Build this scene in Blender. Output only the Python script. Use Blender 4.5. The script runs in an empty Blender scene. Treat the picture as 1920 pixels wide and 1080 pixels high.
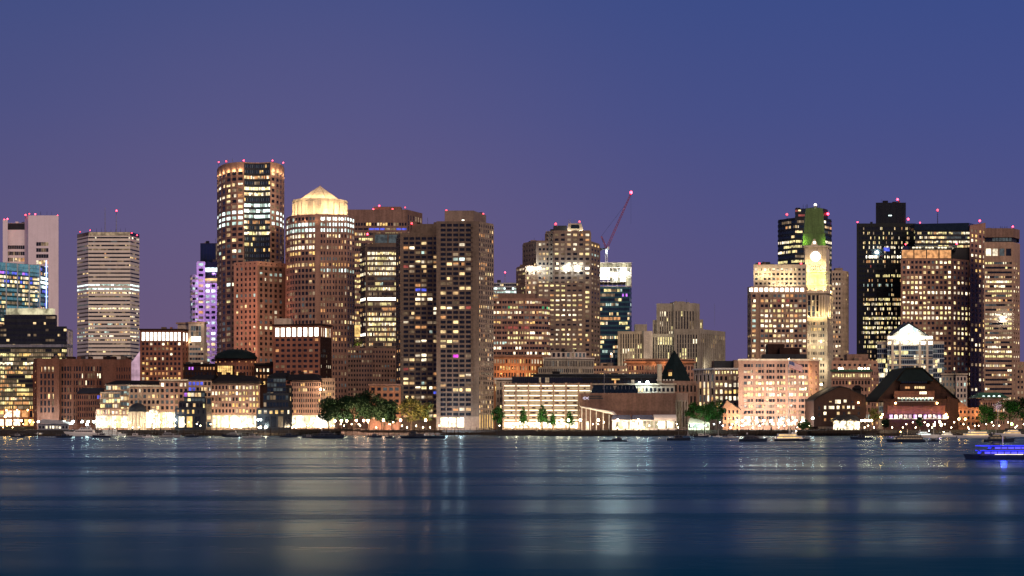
import bpy, math, random
from mathutils import Vector
R = random.Random(11)
sc = bpy.context.scene
col = sc.collection
F, H, Y0, GZ = 3360.0, 6.0, 796.0, 3.0          # focal length in photo pixels, eye height, horizon row, quay level
def X(px, D): return (px - 960) / F * D
def Z(py, D): return H + (Y0 - py) / F * D
def yground(D): return Y0 + (H - GZ) / D * F
# ---------------------------------------------------------------- materials
MATS = {}
def _new(name):
    m = bpy.data.materials.new(name); m.use_nodes = True
    nt = m.node_tree; b = nt.nodes['Principled BSDF']
    MATS[name] = m
    return m, nt, b
def pbr(name, c, rough=.8, var=.32, scale=.12, metal=0.0, spec=.12, bump=0.0):
    m, nt, b = _new(name)
    g = nt.nodes.new('ShaderNodeNewGeometry')
    n = nt.nodes.new('ShaderNodeTexNoise'); n.inputs['Scale'].default_value = scale; n.inputs['Detail'].default_value = 6
    n2 = nt.nodes.new('ShaderNodeTexNoise'); n2.inputs['Scale'].default_value = scale * 9; n2.inputs['Detail'].default_value = 3
    ad = nt.nodes.new('ShaderNodeMath'); ad.operation = 'ADD'
    r = nt.nodes.new('ShaderNodeMapRange'); r.inputs['From Min'].default_value = 1.15; r.inputs['From Max'].default_value = 1.95
    mx = nt.nodes.new('ShaderNodeMix'); mx.data_type = 'RGBA'
    mx.inputs[6].default_value = tuple(max(0, v * (1 - var)) for v in c) + (1,)
    mx.inputs[7].default_value = tuple(min(1, v * (1 + var)) for v in c) + (1,)
    L = nt.links.new
    L(g.outputs['Position'], n.inputs['Vector']); L(g.outputs['Position'], n2.inputs['Vector'])
    L(n.outputs['Fac'], ad.inputs[0]); L(n2.outputs['Fac'], ad.inputs[1])
    mp = nt.nodes.new('ShaderNodeMapping'); mp.inputs['Scale'].default_value = (.55, .55, .035); n3 = nt.nodes.new('ShaderNodeTexNoise'); n3.inputs['Scale'].default_value = 1; n3.inputs['Detail'].default_value = 3   # rain streaks
    L(g.outputs['Position'], mp.inputs[0]); L(mp.outputs[0], n3.inputs['Vector'])
    ma = nt.nodes.new('ShaderNodeMath'); ma.operation = 'MULTIPLY_ADD'; ma.inputs[1].default_value = 1.1; L(n3.outputs['Fac'], ma.inputs[0]); L(ad.outputs[0], ma.inputs[2]); L(ma.outputs[0], r.inputs['Value'])
    L(r.outputs[0], mx.inputs[0]); L(mx.outputs[2], b.inputs['Base Color'])
    b.inputs['Roughness'].default_value = rough; b.inputs['Metallic'].default_value = metal
    b.inputs['Specular IOR Level'].default_value = spec
    if bump:
        bp = nt.nodes.new('ShaderNodeBump'); bp.inputs['Strength'].default_value = bump; bp.inputs['Distance'].default_value = .2
        L(n2.outputs['Fac'], bp.inputs['Height']); L(bp.outputs[0], b.inputs['Normal'])
    return m
def lit(name, c, s, lo=.45, hi=1.35, scale=.33, base=(.02, .02, .025), sample=False):
    """a lit window or lamp: it gives off light, unevenly, as rooms with blinds and furniture do"""
    m, nt, b = _new(name)
    g = nt.nodes.new('ShaderNodeNewGeometry')
    n = nt.nodes.new('ShaderNodeTexNoise'); n.inputs['Scale'].default_value = scale; n.inputs['Detail'].default_value = 3
    r = nt.nodes.new('ShaderNodeMapRange'); r.inputs['From Min'].default_value = .36; r.inputs['From Max'].default_value = .64
    r.inputs['To Min'].default_value = lo * s; r.inputs['To Max'].default_value = hi * s
    nt.links.new(g.outputs['Position'], n.inputs['Vector']); nt.links.new(n.outputs['Fac'], r.inputs['Value'])
    nt.links.new(r.outputs[0], b.inputs['Emission Strength'])
    b.inputs['Base Color'].default_value = base + (1,); b.inputs['Emission Color'].default_value = tuple(c) + (1,)
    b.inputs['Roughness'].default_value = .2
    m.cycles.emission_sampling = 'FRONT' if sample else 'NONE'
    return m
def lamp_mat(name, c, s):
    m, nt, b = _new(name)
    b.inputs['Base Color'].default_value = (.8, .8, .8, 1)
    b.inputs['Emission Color'].default_value = tuple(c) + (1,); b.inputs['Emission Strength'].default_value = s
    m.cycles.emission_sampling = 'FRONT'
    return m
pbr('brick', (.30, .135, .095)); pbr('brick_dark', (.038, .02, .018)); pbr('brick_deep', (.155, .072, .055)); pbr('hall_concrete', (.15, .092, .078)); pbr('brick_orange', (.42, .21, .125))  # brick_dark, brick_deep, hall_concrete: missing city glow is put into the darker base colours
pbr('brick_pink', (.37, .225, .175)); pbr('tan', (.40, .275, .205)); pbr('stone', (.46, .40, .31)); pbr('stone_grey', (.36, .335, .285))
pbr('concrete', (.26, .20, .165)); pbr('concrete_dark', (.155, .12, .10)); pbr('white_stone', (.6, .53, .47)); pbr('pale_panel', (.86, .78, .86), var=.08)
pbr('beige', (.52, .43, .355)); pbr('brown', (.24, .155, .125)); pbr('rosy', (.46, .27, .20)); pbr('slate', (.028, .032, .044), .5)
pbr('dark_metal', (.035, .04, .05), .45); pbr('black_glass', (.012, .02, .032), .12, spec=.6); pbr('teal_glass', (.03, .10, .13), .15, spec=.6)
pbr('roof_dark', (.016, .016, .02), .85); pbr('copper_green', (.05, .14, .085), .6); pbr('patina', (.11, .19, .07), .6); pbr('cream', (.66, .57, .45)); pbr('steel', (.35, .36, .38), .4, metal=.6)
pbr('white_paint', (.78, .78, .78), .35, var=.06); pbr('navy_paint', (.02, .03, .06), .3); pbr('grey_paint', (.3, .31, .33), .5); pbr('red_paint', (.45, .05, .04), .5)
pbr('canvas', (.78, .75, .70), .9, var=.08); pbr('canvas_blue', (.1, .11, .17), .9); pbr('timber', (.045, .036, .03), .9); pbr('bark', (.06, .045, .035), .95)
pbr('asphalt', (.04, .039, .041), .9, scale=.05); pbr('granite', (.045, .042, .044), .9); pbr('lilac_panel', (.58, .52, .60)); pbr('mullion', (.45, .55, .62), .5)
pbr('crane_red', (.35, .07, .08), .5); pbr('green_glass_wall', (.10, .11, .085), .35); pbr('navy_cladding', (.022, .027, .042), .5); pbr('pale_metal', (.86, .81, .72), var=.08); pbr('black_cladding', (.014, .019, .024), .4); pbr('sea_green', (.16, .3, .14))
pbr('leaf', (.020, .078, .016), .7, var=.5, scale=.5); pbr('leaf_yellow_lit', (.075, .085, .022), .7, var=.5, scale=.5); pbr('leaf_dark', (.008, .027, .012), .75, var=.5, scale=.4)  # the yellow-lit trees carry the lamplight in their leaf colour
pbr('flag_red', (.5, .06, .07), .8, var=.05); pbr('flag_white', (.75, .72, .72), .8, var=.05); pbr('flag_blue', (.05, .07, .22), .8, var=.05)
pbr('glass', (.012, .016, .024), .1, spec=.55); pbr('glass_blue', (.012, .028, .055), .1, spec=.6)
WARM, WHITE = (1, .70, .33), (1, .86, .58)
lit('win_dim', (1, .66, .34), .16); lit('win_warm', WARM, 1.25); lit('win_bright', WHITE, 2.1); lit('win_orange', (1, .46, .17), .8)
lit('win_cool', (.72, 1, .88), .8); lit('win_cold', (.8, 1, .95), 2.2); lit('win_blue', (.12, .16, 1), .9); lit('win_magenta', (1, .08, .9), 1.2)
lit('win_green', (.15, 1, .4), .6); lit('win_red', (1, .2, .15), .35); lit('win_teal', (.2, .62, .8), .30, .7, 1.2); lit('win_yellow', (1, .84, .36), 1.25)  # teal tier: glow put into curtain-wall glass in place of light on it
lit('win_grey', (.55, .7, .72), .10); lit('win_pink', (1, .62, .78), .62, .5, 1.2, .12); lit('win_flood', (1, .93, .75), 4.5, .7, 1.2)
lit('win_violet', (.62, .2, 1), 1.2); lit('win_amber', (1, .62, .2), 1.3); lit('glow_strip', (.35, .45, 1), 3.0, .8, 1.1); lit('led_blue', (.02, .03, 1), 1.6, .6, 1.2)
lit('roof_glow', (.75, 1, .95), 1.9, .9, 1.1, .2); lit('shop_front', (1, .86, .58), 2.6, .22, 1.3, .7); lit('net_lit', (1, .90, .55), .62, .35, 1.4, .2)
lit('deck_bright', (1, .88, .58), 2.2, .8, 1.15, .1); lit('deck_dim', (1, .80, .45), .55, .7, 1.2, .1)
lit('win_warm_soft', (1, .62, .28), .75); lit('win_pale', (1, .84, .60), 1.0); lit('win_straw', (1, .78, .36), 1.5); lit('win_faint', (1, .70, .42), .33); lit('win_mint', (.80, 1, .86), .55)
VARY = {'win_warm': ('win_warm', 'win_warm', 'win_warm', 'win_orange', 'win_warm_soft', 'win_pale', 'win_straw', 'win_faint'), 'win_bright': ('win_bright', 'win_bright', 'win_straw', 'win_pale'), 'win_cool': ('win_cool', 'win_cool', 'win_mint'), 'win_dim': ('win_dim', 'win_faint', 'win_dim')}
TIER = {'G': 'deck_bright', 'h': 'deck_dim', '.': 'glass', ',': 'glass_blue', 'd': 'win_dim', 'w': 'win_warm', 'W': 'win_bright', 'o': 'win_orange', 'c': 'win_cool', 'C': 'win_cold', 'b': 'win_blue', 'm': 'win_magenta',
        'g': 'win_green', 'r': 'win_red', 't': 'win_teal', 'y': 'win_yellow', 'k': 'win_grey', 'p': 'win_pink', 'F': 'win_flood', 'v': 'win_violet', 'a': 'win_amber', 'S': 'shop_front', 'n': 'net_lit'}
lamp_mat('beacon_red', (1, .022, .05), 17); lamp_mat('beacon_dull', (1, .02, .04), 7); lamp_mat('lamp_wall', (1, .5, .16), 45); pbr('roof_black', (.007, .015, .018), .8); lamp_mat('lamp_white', (1, .78, .48), 260); lamp_mat('lamp_cool', (.82, 1, .93), 230); lamp_mat('lamp_sodium', (1, .50, .13), 240)
lamp_mat('lamp_star', (1, .52, .30), 1100); lamp_mat('lamp_star_cool', (.78, .95, 1), 800); lit('emblem_white', (.85, .8, 1), 1.1, .9, 1.1); lamp_mat('lamp_small', (1, .80, .5), 60); lamp_mat('lamp_small_cool', (.8, .95, 1), 60); lamp_mat('lamp_huge', (.82, 1, .96), 260); lamp_mat('lamp_green', (.5, 1, .2), 200)
# ---------------------------------------------------------------- mesh builder
class MB:
    def __init__(s): s.v, s.f, s.m, s.mats = [], [], [], []
    def mi(s, mat):
        if mat not in s.mats: s.mats.append(mat)
        return s.mats.index(mat)
    def face(s, pts, mat):
        b = len(s.v); s.v += [tuple(p) for p in pts]; s.f.append(tuple(range(b, b + len(pts)))); s.m.append(s.mi(mat))
    def hexa(s, p, mat, bottom=True):
        """p: 4 bottom corners counter-clockwise from above, then the 4 top ones"""
        b = len(s.v); s.v += [tuple(q) for q in p]; k = s.mi(mat)
        fs = [(4, 5, 6, 7), (0, 1, 5, 4), (1, 2, 6, 5), (2, 3, 7, 6), (3, 0, 4, 7)]
        if bottom: fs.append((3, 2, 1, 0))
        for f in fs: s.f.append(tuple(b + i for i in f)); s.m.append(k)
    def box(s, x0, x1, y0, y1, z0, z1, mat):
        s.hexa([(x0, y0, z0), (x1, y0, z0), (x1, y1, z0), (x0, y1, z0), (x0, y0, z1), (x1, y0, z1), (x1, y1, z1), (x0, y1, z1)], mat)
    def prism(s, poly, z0, z1, mat, top=None, roofmat=None):
        n = len(poly); b = len(s.v); k = s.mi(mat); kr = s.mi(roofmat or mat)
        t = top or poly
        s.v += [(p[0], p[1], z0) for p in poly] + [(p[0], p[1], z1) for p in t]
        for i in range(n):
            j = (i + 1) % n; s.f.append((b + i, b + j, b + n + j, b + n + i)); s.m.append(k)
        s.f.append(tuple(b + n + i for i in range(n))); s.m.append(kr)
        s.f.append(tuple(b + i for i in reversed(range(n)))); s.m.append(k)
    def bar(s, a, c, r, mat, n=6, r2=None):
        a, c = Vector(a), Vector(c); d = (c - a).normalized()
        u = d.cross(Vector((0, 0, 1)) if abs(d.z) < .9 else Vector((1, 0, 0))).normalized(); w = d.cross(u)
        b = len(s.v); k = s.mi(mat); r2 = r if r2 is None else r2
        for q, rr in ((a, r), (c, r2)):
            for i in range(n):
                t = 2 * math.pi * i / n; s.v.append(tuple(q + u * math.cos(t) * rr + w * math.sin(t) * rr))
        for i in range(n):
            j = (i + 1) % n; s.f.append((b + i, b + n + i, b + n + j, b + j)); s.m.append(k)
        s.f.append(tuple(b + i for i in range(n))); s.m.append(k)
        s.f.append(tuple(b + n + i for i in reversed(range(n)))); s.m.append(k)
    def ball(s, c, r, mat, nu=8, nv=5, zs=1.0, half=False):
        """sphere or (half) dome"""
        b = len(s.v); k = s.mi(mat); lo = 0 if half else -math.pi / 2
        for j in range(nv + 1):
            ph = lo + (math.pi / 2 - lo) * j / nv
            for i in range(nu):
                t = 2 * math.pi * i / nu
                s.v.append((c[0] + r * math.cos(ph) * math.cos(t), c[1] + r * math.cos(ph) * math.sin(t), c[2] + r * zs * math.sin(ph)))
        for j in range(nv):
            for i in range(nu):
                i2 = (i + 1) % nu
                s.f.append((b + j * nu + i, b + j * nu + i2, b + (j + 1) * nu + i2, b + (j + 1) * nu + i)); s.m.append(k)
    def fbox(s, A, u, n, u0, u1, v0, v1, d, mat, n0=0.0):
        """box lying on a facade: A the facade's left end (x, y), u along it, n outwards"""
        P = lambda a, e, z: (A[0] + u[0] * a + n[0] * e, A[1] + u[1] * a + n[1] * e, z)
        s.hexa([P(u0, d, v0), P(u1, d, v0), P(u1, n0, v0), P(u0, n0, v0), P(u0, d, v1), P(u1, d, v1), P(u1, n0, v1), P(u0, n0, v1)], mat)
    def mesh(s, name):
        me = bpy.data.meshes.new(name); me.from_pydata(s.v, [], s.f)
        for m in s.mats: me.materials.append(MATS[m])
        me.polygons.foreach_set('material_index', s.m); return me
    def build(s, name, parent=None, origin=None, smooth=False):
        o = origin or (0, 0, 0)
        me = bpy.data.meshes.new(name)
        me.from_pydata([(x - o[0], y - o[1], z - o[2]) for x, y, z in s.v], [], s.f)
        for m in s.mats: me.materials.append(MATS[m])
        me.polygons.foreach_set('material_index', s.m)
        if smooth: me.polygons.foreach_set('use_smooth', [True] * len(me.polygons))
        ob = bpy.data.objects.new(name, me); col.objects.link(ob)
        if parent is not None: ob.parent = parent
        return ob
def thing(name, label, cat, loc, group=None, rz=0):
    o = bpy.data.objects.new(name, None); col.objects.link(o); o.location = loc; o.rotation_euler = (0, 0, rz)
    o.empty_display_size = .5
    o['label'] = label; o['category'] = cat
    if group: o['group'] = group
    return o
def tag(o, label, cat, group=None):
    o['label'] = label; o['category'] = cat
    if group: o['group'] = group
    return o
def struct(o, kind='structure'): o['kind'] = kind; return o
def dup(root, label=None, loc=None, rz=None, scale=None):
    def cp(o, parent):
        c = o.copy(); col.objects.link(c); c.parent = parent
        for k in o.children: cp(k, c)
        return c
    c = cp(root, None)
    if label: c['label'] = label
    if loc is not None: c.location = loc
    if rz is not None: c.rotation_euler = (0, 0, rz)
    if scale is not None: c.scale = scale
    return c
def lamp_obj(kind, name, loc, power, color, size=.4, parent=None, aim=None, spot=60):
    l = bpy.data.lights.new(name, kind); l.energy = power; l.color = color
    if kind == 'SPOT': l.spot_size = math.radians(spot); l.spot_blend = .6
    l.shadow_soft_size = size
    o = bpy.data.objects.new(name, l); col.objects.link(o)
    o.location = loc
    if aim is not None:
        o.rotation_euler = (Vector(aim) - Vector(loc)).to_track_quat('-Z', 'Y').to_euler()
    return o
# ---------------------------------------------------------------- lit-window patterns
def L(p, tiers='wwWd', rows=None, off='.', run=.45, pat=None):
    """which rooms are lit: p the share, rows {row: (share, tiers)}, pat rows of characters from the top"""
    state = {}
    def f(r, c, nr, nc):
        if pat is not None:
            if r < len(pat) and c < len(pat[r]): return pat[r][c]
            if r < len(pat): return off
        q, t = (rows or {}).get(r, (p, tiers)); q = min(1, q * 1.16 + (.02 if p > 0 else 0))
        k = state.get('k')
        if c == 0 or k is None or R.random() > run or state.get('r') != r:
            k = R.choice(t) if R.random() < q else (R.choice(off) if R.random() > .10 else 'd')
        state['k'], state['r'] = k, r
        return k
    return f
DARK = L(0)
class Vol:
    def __init__(s, b, poly, ytop, ybot, depth, wall, Dref, part, roofmat):
        s.b = b; s.D = Dref or min(p[1] for p in poly); s.wall = wall
        pts = [(X(px, D), D) for px, D in poly]
        yb = max(p[1] for p in pts) + depth
        s.pts = pts + [(X(poly[-1][0] - .25, yb), yb), (X(poly[0][0] + .25, yb), yb)]
        s.z0 = GZ - .5 if ybot is None else Z(ybot, s.D)
        s.z1 = Z(ytop, s.D); s.ytop = ytop; s.ybot = yground(s.D) if ybot is None else ybot
        s.mb = MB(); s.part = part
        s.mb.prism(s.pts, s.z0, s.z1, wall, roofmat=roofmat or 'roof_dark')
        b.vols.append(s)
    def edge(s, e):
        n = len(s.pts); A, B = s.pts[e % n], s.pts[(e + 1) % n]
        l = math.hypot(B[0] - A[0], B[1] - A[1]); u = ((B[0] - A[0]) / l, (B[1] - A[1]) / l)
        return A, u, (u[1], -u[0]), l
    def fac(s, e, cols, rows, light=DARK, yt=None, yb=None, wu=.6, wv=.55, d=.35, style='grid', ml=0, mr=0, mt=0, mb=0, mat=None, mat2=None, every=0, pw=.5, rank=0, name='window', fill=True):
        """openings in edge e between rows yt and yb of the photo; ml, mr, mt, mb: plain margins in photo pixels"""
        if isinstance(e, (list, tuple, range)):
            for q in e: s.fac(q, cols, rows, light, yt, yb, wu, wv, d, style, ml, mr, mt, mb, mat, mat2, every, pw, rank, name, fill)
            return s
        A, u, n, l = s.edge(e); m = s.D / F
        zt = s.z1 if yt is None else Z(yt, s.D); zb = s.z0 if yb is None else Z(yb, s.D)
        mat = mat or s.wall; mat2 = mat2 or mat
        if zb < GZ and yb is None: zb = GZ
        dp, ds = (d, d - .07) if style == 'grid' else (d - .12, d)
        ml, mr, mt, mb = ml * m, mr * m, mt * m, mb * m
        cw, ch = (l - ml - mr) / cols, (zt - zb - mt - mb) / rows
        hw, hh = cw * (1 - wu) / 2, ch * (1 - wv) / 2
        ext = d - .012
        if style == 'grid':
            z0p, z1p = zb + .004, zt + .02
            s.mb.fbox(A, u, n, -ext if fill or not ml else ml - hw, ml + hw, z0p, z1p, dp, mat); s.mb.fbox(A, u, n, l - mr - hw, l + ext if fill or not mr else l - mr + hw, z0p, z1p, dp, mat)
            for c in range(1, cols):
                w = hw; x = ml + c * cw; dd = dp
                if every and c % every == 0: w = max(hw, cw * pw / 2); dd = dp + .15
                s.mb.fbox(A, u, n, x - w, x + w, z0p, z1p, dd, mat)
            a0, a1 = ml + hw, l - mr - hw
        else:
            for c in range(1, cols):
                x = ml + c * cw
                s.mb.fbox(A, u, n, x - hw, x + hw, zb + mb + hh, zt - mt - hh, dp, mat2)
            if ml and fill: s.mb.fbox(A, u, n, -ext, ml, zb + .003, zt - .003, d + .03, mat)
            if mr and fill: s.mb.fbox(A, u, n, l - mr, l + ext, zb + .003, zt - .003, d + .03, mat)
            a0, a1 = (ml if ml else -ext), (l - mr if mr else l + ext)
        s.mb.fbox(A, u, n, a0, a1, zb, zb + mb + hh, ds, mat2 if style == 'grid' else mat)
        s.mb.fbox(A, u, n, a0, a1, zt - mt - hh, zt, ds, mat2 if style == 'grid' else mat)
        for r in range(1, rows):
            z = zb + mb + r * ch
            s.mb.fbox(A, u, n, a0, a1, z - hh, z + hh, ds, mat2 if style == 'grid' else mat)
        th = math.atan2(u[1], u[0])
        for r in range(rows):
            z = zt - mt - (r + .5) * ch
            for c in range(cols):
                x = ml + (c + .5) * cw
                k = light(r, c, rows, cols)
                w = cw * wu
                if every:
                    ex = max(0, cw * pw / 2 - hw)
                    if c % every == 0 and c: x += ex / 2; w -= ex
                    if (c + 1) % every == 0 and c + 1 < cols: x -= ex / 2; w -= ex
                P = Vector((A[0] + u[0] * x + n[0] * .06, A[1] + u[1] * x + n[1] * .06, z))
                fr = max(.05, abs(n[0] * P.x + n[1] * P.y) / math.hypot(P.x, P.y))
                hid = 1 if e < 0 else 0
                s.b.wins.append((rank + hid + (1 if Y0 - (z - H) / P.y * F > s.b.yvis else 0), w * ch * wv * fr / P.y ** 2, P, th, w, ch * wv, k, name))
        return s
    def plain(s, e, yt=None, yb=None, d=.35, mat=None):
        """a windowless stretch, flush with the piers of the windowed ones"""
        A, u, n, l = s.edge(e)
        zt = s.z1 + .02 if yt is None else Z(yt, s.D); zb = max(GZ - .4, s.z0) if yb is None else Z(yb, s.D)
        s.mb.fbox(A, u, n, -(d - .012), l + d - .012, zb, zt, d, mat or s.wall)
        return s
    def slab(s, y0, y1, over, mat):
        """a projecting string course or cornice all round the visible edges"""
        za, zb = Z(y1, s.D), Z(y0, s.D)
        for e in range(len(s.pts) - 3):
            A, u, n, l = s.edge(e)
            s.mb.fbox(A, u, n, -over + .02 * (e + 1), l + over - .02 * (e + 1), za + .01 * e, zb + .01 * e, over, mat)
        return s
WIN_MESH = {}
def win_panes(m, P, u, a, c, mat, sp):
    """one window: a lit room, sometimes with a part of it behind a blind or unlit"""
    q = lambda x, z: (P[0] + u[0] * x, P[1] + u[1] * x, P[2] + z)
    r = lambda x0, x1, z0, z1, mt: m.face([q(x0, z0), q(x1, z0), q(x1, z1), q(x0, z1)], mt)
    if sp == 0: r(-a, a, -c, c, mat)
    elif sp == 1: r(-a, a * .1, -c, c, mat); r(a * .1, a, -c, c, 'win_dim')
    elif sp == 2: r(-a, -a * .2, -c, c, 'glass'); r(-a * .2, a, -c, c, mat)
    elif sp == 3: r(-a, a, -c, c * .35, mat); r(-a, a, c * .35, c, 'win_faint')
    else: r(-a, a, -c * .1, c, mat); r(-a, a, -c, -c * .1, 'win_faint')
class Bld:
    def __init__(s, name, label, wall='brick', cat='building', group=None, yvis=800):
        s.name, s.label, s.wall, s.cat, s.group = name, label, wall, cat, group
        s.vols, s.wins, s.extra, s.yvis = [], [], [], yvis
    def vol(s, poly, ytop, ybot=None, depth=25, wall=None, Dref=None, part='wall', roofmat=None):
        return Vol(s, poly, ytop, ybot, depth, wall or s.wall, Dref, part, roofmat)
    def part(s, name, mb, smooth=False): s.extra.append((name, mb, smooth)); return mb
    def box(s, name, x0, x1, y0, y1, D, dep, mat):
        m = MB(); m.box(X(x0, D), X(x1, D), D, D + dep, Z(y1, D), Z(y0, D), mat); return s.part(name, m)
    def beacon(s, px, py, D, r=.8, mat=None):
        r *= R.uniform(.62, 1.12); mat = mat or R.choice(('beacon_red', 'beacon_red', 'beacon_dull'))
        z = Z(py, D); m = MB(); m.ball((X(px, D), D, z), r, mat, 8, 6); s.part('beacon', m)
        m = MB(); m.bar((X(px, D), D, z - 3.5), (X(px, D), D, z - r * .9), .12, 'dark_metal'); s.part('beacon_post', m)
    def mast(s, px, y0, y1, D, r=.25, mat='steel'):
        m = MB(); m.bar((X(px, D), D, Z(y1, D)), (X(px, D), D, Z(y0, D)), r, mat, r2=r * .5)
        for k in range(1, 5):
            z = Z(y1, D) + (Z(y0, D) - Z(y1, D)) * k / 5.5
            m.bar((X(px, D) - r * 2.2, D, z), (X(px, D) + r * 2.2, D, z), r * .35, mat)
        s.part('antenna', m)
    def flood(s, px, py, D, power, color, size=.5, open=None):  # some of these lights are added only to brighten walls, box fixture included
        x, z = X(px, D), Z(py, D)
        m = MB(); m.box(x - .35, x + .35, D - .25, D + .25, z - .9, z - .55, 'dark_metal'); s.part('floodlight', m)
        if py >= 780 if open is None else open: lamp_obj('POINT', 'floodlight_lamp', (x, D, z), power, color, size)  # low point lights: added mostly for shop light spilling onto the quay
        else: lamp_obj('SPOT', 'floodlight_lamp', (x, D, z), power, color, size, aim=(x, D + 10, z + 1.5), spot=165)
    def roofscape(s):
        """plant boxes, ducts and pipes standing on the flat roofs"""
        for v in s.vols:
            if v.part not in ('wall', 'penthouse', 'parapet', 'upper_storeys') or v.ytop > 705: continue
            a, c = v.pts[0], v.pts[len(v.pts) - 3]; w = abs(c[0] - a[0])
            if w < 9: continue
            for k in range(R.randint(2, 5)):
                f = R.uniform(.08, .88); x = a[0] + (c[0] - a[0]) * f; y = max(a[1], c[1]) + R.uniform(1.5, 7); bw, bh = R.uniform(1.2, min(6, w * .2)), R.uniform(.7, 2.4)
                m = MB(); m.box(x - bw / 2, x + bw / 2, y, y + R.uniform(2, 4), v.z1 - .3, v.z1 + bh, R.choice(('roof_dark', 'dark_metal', 'concrete_dark', s.wall))); s.part('roof_unit', m)
            for k in range(R.randint(0, 2)):
                x = a[0] + (c[0] - a[0]) * R.uniform(.1, .9); y = max(a[1], c[1]) + R.uniform(2, 6); m = MB(); m.bar((x, y, v.z1 - .2), (x, y, v.z1 + R.uniform(2, 5)), .1, 'dark_metal', 5); s.part('vent_pipe', m)
    def done(s):
        if s.name not in ('pyramid_tower', 'clock_tower', 'unfinished_tower', 'gabled_office', 'gabled_warehouse', 'wharf_hotel', 'domed_pavilion', 'castle_building', 'glass_pavilion', 'event_tent', 'signal_tower', 'aquarium'): s.roofscape()
        v = s.vols[0]
        cx = sum(p[0] for p in v.pts) / len(v.pts); cy = sum(p[1] for p in v.pts) / len(v.pts)
        o = (cx, cy, GZ); root = thing(s.name, s.label, s.cat, o, s.group); s.root = root
        for v in s.vols: v.mb.build(v.part, root, o)
        for n, m, sm in s.extra: m.build(n, root, o, sm)
        s.wins.sort(key=lambda w: (w[0], -round(math.log(w[1]) * 6), w[6] in '.,'))
        rest = {}; cnt = {}
        for rank, ar, P, th, w, h, k, name in s.wins:
            cnt[name] = cnt.get(name, 0) + 1
            if cnt[name] <= 100 and rank < 1:
                mat = R.choice(VARY.get(TIER[k], (TIER[k],))); sp = R.choice((0, 0, 0, 0, 1, 2, 3, 4)) if k in 'wWcyoa' and h < 4.5 else 0
                key = (round(w, 2), round(h, 2), mat, sp); me = WIN_MESH.get(key)
                if me is None:
                        wm_ = MB(); me = win_panes(wm_, (0, 0, 0), (1, 0), w / 2, h / 2, mat, sp) or wm_.mesh('window'); WIN_MESH[key] = me
                ob = bpy.data.objects.new(name, me); col.objects.link(ob); ob.parent = root
                ob.location = P - Vector(o); ob.rotation_euler = (0, 0, th)
            else:
                m = rest.setdefault(name, MB()); mat = R.choice(VARY.get(TIER[k], (TIER[k],)))
                win_panes(m, P, (math.cos(th), math.sin(th)), w / 2, h / 2, mat, R.choice((0, 0, 0, 0, 1, 2, 3, 4)) if k in 'wWcyoa' and h < 4.5 else 0)
        for name, m in rest.items(): struct(m.build(name, root, o), 'stuff')
        return root
# ================================================================ towers, from the far end of the street wall at the photo's west edge
# --- pale bank tower with two slab piers
b = Bld('bank_tower', 'tall pale slab tower with solid end piers and dark window slots, red beacons on top', 'pale_panel', yvis=600)
v = b.vol([(47, 1812), (54, 1800), (109, 1800)], 404, depth=40); v.plain(0)
v.fac(1, 5, 21, L(.22, 'wdk', {0: (.0, 'w'), 3: (.5, 'wo'), 4: (.5, 'wo')}), yt=452, yb=690, ml=14, mr=18, wu=.96, wv=.62, style='rib', d=.5)
v.plain(1, yt=404, yb=452, d=.5)
v = b.vol([(6, 1800), (14, 1800)], 412, depth=40, part='pier'); v.plain(0)
v = b.vol([(14, 1814), (46, 1814)], 418, depth=25, part='wall')
v.plain(0, yt=431, yb=458, d=.9); v.fac(0, 9, 20, L(.3, 'wwdd', {2: (.7, 'wd')}), yt=458, yb=690, wu=.94, wv=.6, style='rib', d=.9)
b.box('louvre_band', 14.5, 46, 418.5, 431, 1813.8, .6, 'dark_metal')
for x, y in ((8, 413), (14, 411.5), (48, 404), (55, 402), (66, 402.5), (108, 405)): b.beacon(x, y - 1, 1803)
for x in (52, 60, 76, 88, 97): b.mast(x, 396 + x % 4, 404, 1815, .12, 'dark_metal')
b.done()
# --- blue glass office
b = Bld('glass_office', 'blue-lit glass curtain wall office with a vertical neon mast at its corner', 'teal_glass', yvis=610)
v = b.vol([(-22, 1286), (75, 1320), (90, 1336)], 490, Dref=1288, depth=30)
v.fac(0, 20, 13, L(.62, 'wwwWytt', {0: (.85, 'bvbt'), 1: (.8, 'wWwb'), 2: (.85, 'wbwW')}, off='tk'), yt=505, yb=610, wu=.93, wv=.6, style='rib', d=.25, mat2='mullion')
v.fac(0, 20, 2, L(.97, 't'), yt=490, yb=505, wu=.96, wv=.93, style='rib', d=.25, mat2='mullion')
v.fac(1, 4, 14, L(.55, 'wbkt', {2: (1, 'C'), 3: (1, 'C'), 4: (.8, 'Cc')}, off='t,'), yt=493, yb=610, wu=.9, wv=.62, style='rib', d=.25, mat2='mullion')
for px in (-8, 12, 33, 55, 75): 
    D = 1286 + (px + 22) / 97 * 34; m = MB(); m.box(X(px, D) - .5, X(px, D) + .5, D - .9, D + .2, GZ, Z(490, 1288) - .1, 'mullion'); b.part('fin', m)
m = MB(); m.bar((X(87, 1318), 1318, Z(585, 1318)), (X(87, 1318), 1318, Z(488, 1318)), .42, 'glow_strip'); b.part('neon_mast', m)
for y in (500, 512, 538, 556):
    m = MB(); m.bar((X(84, 1318), 1318, Z(y, 1318)), (X(90, 1318), 1318, Z(y, 1318)), .25, 'glow_strip'); b.part('neon_bar', m)
b.done()
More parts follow.
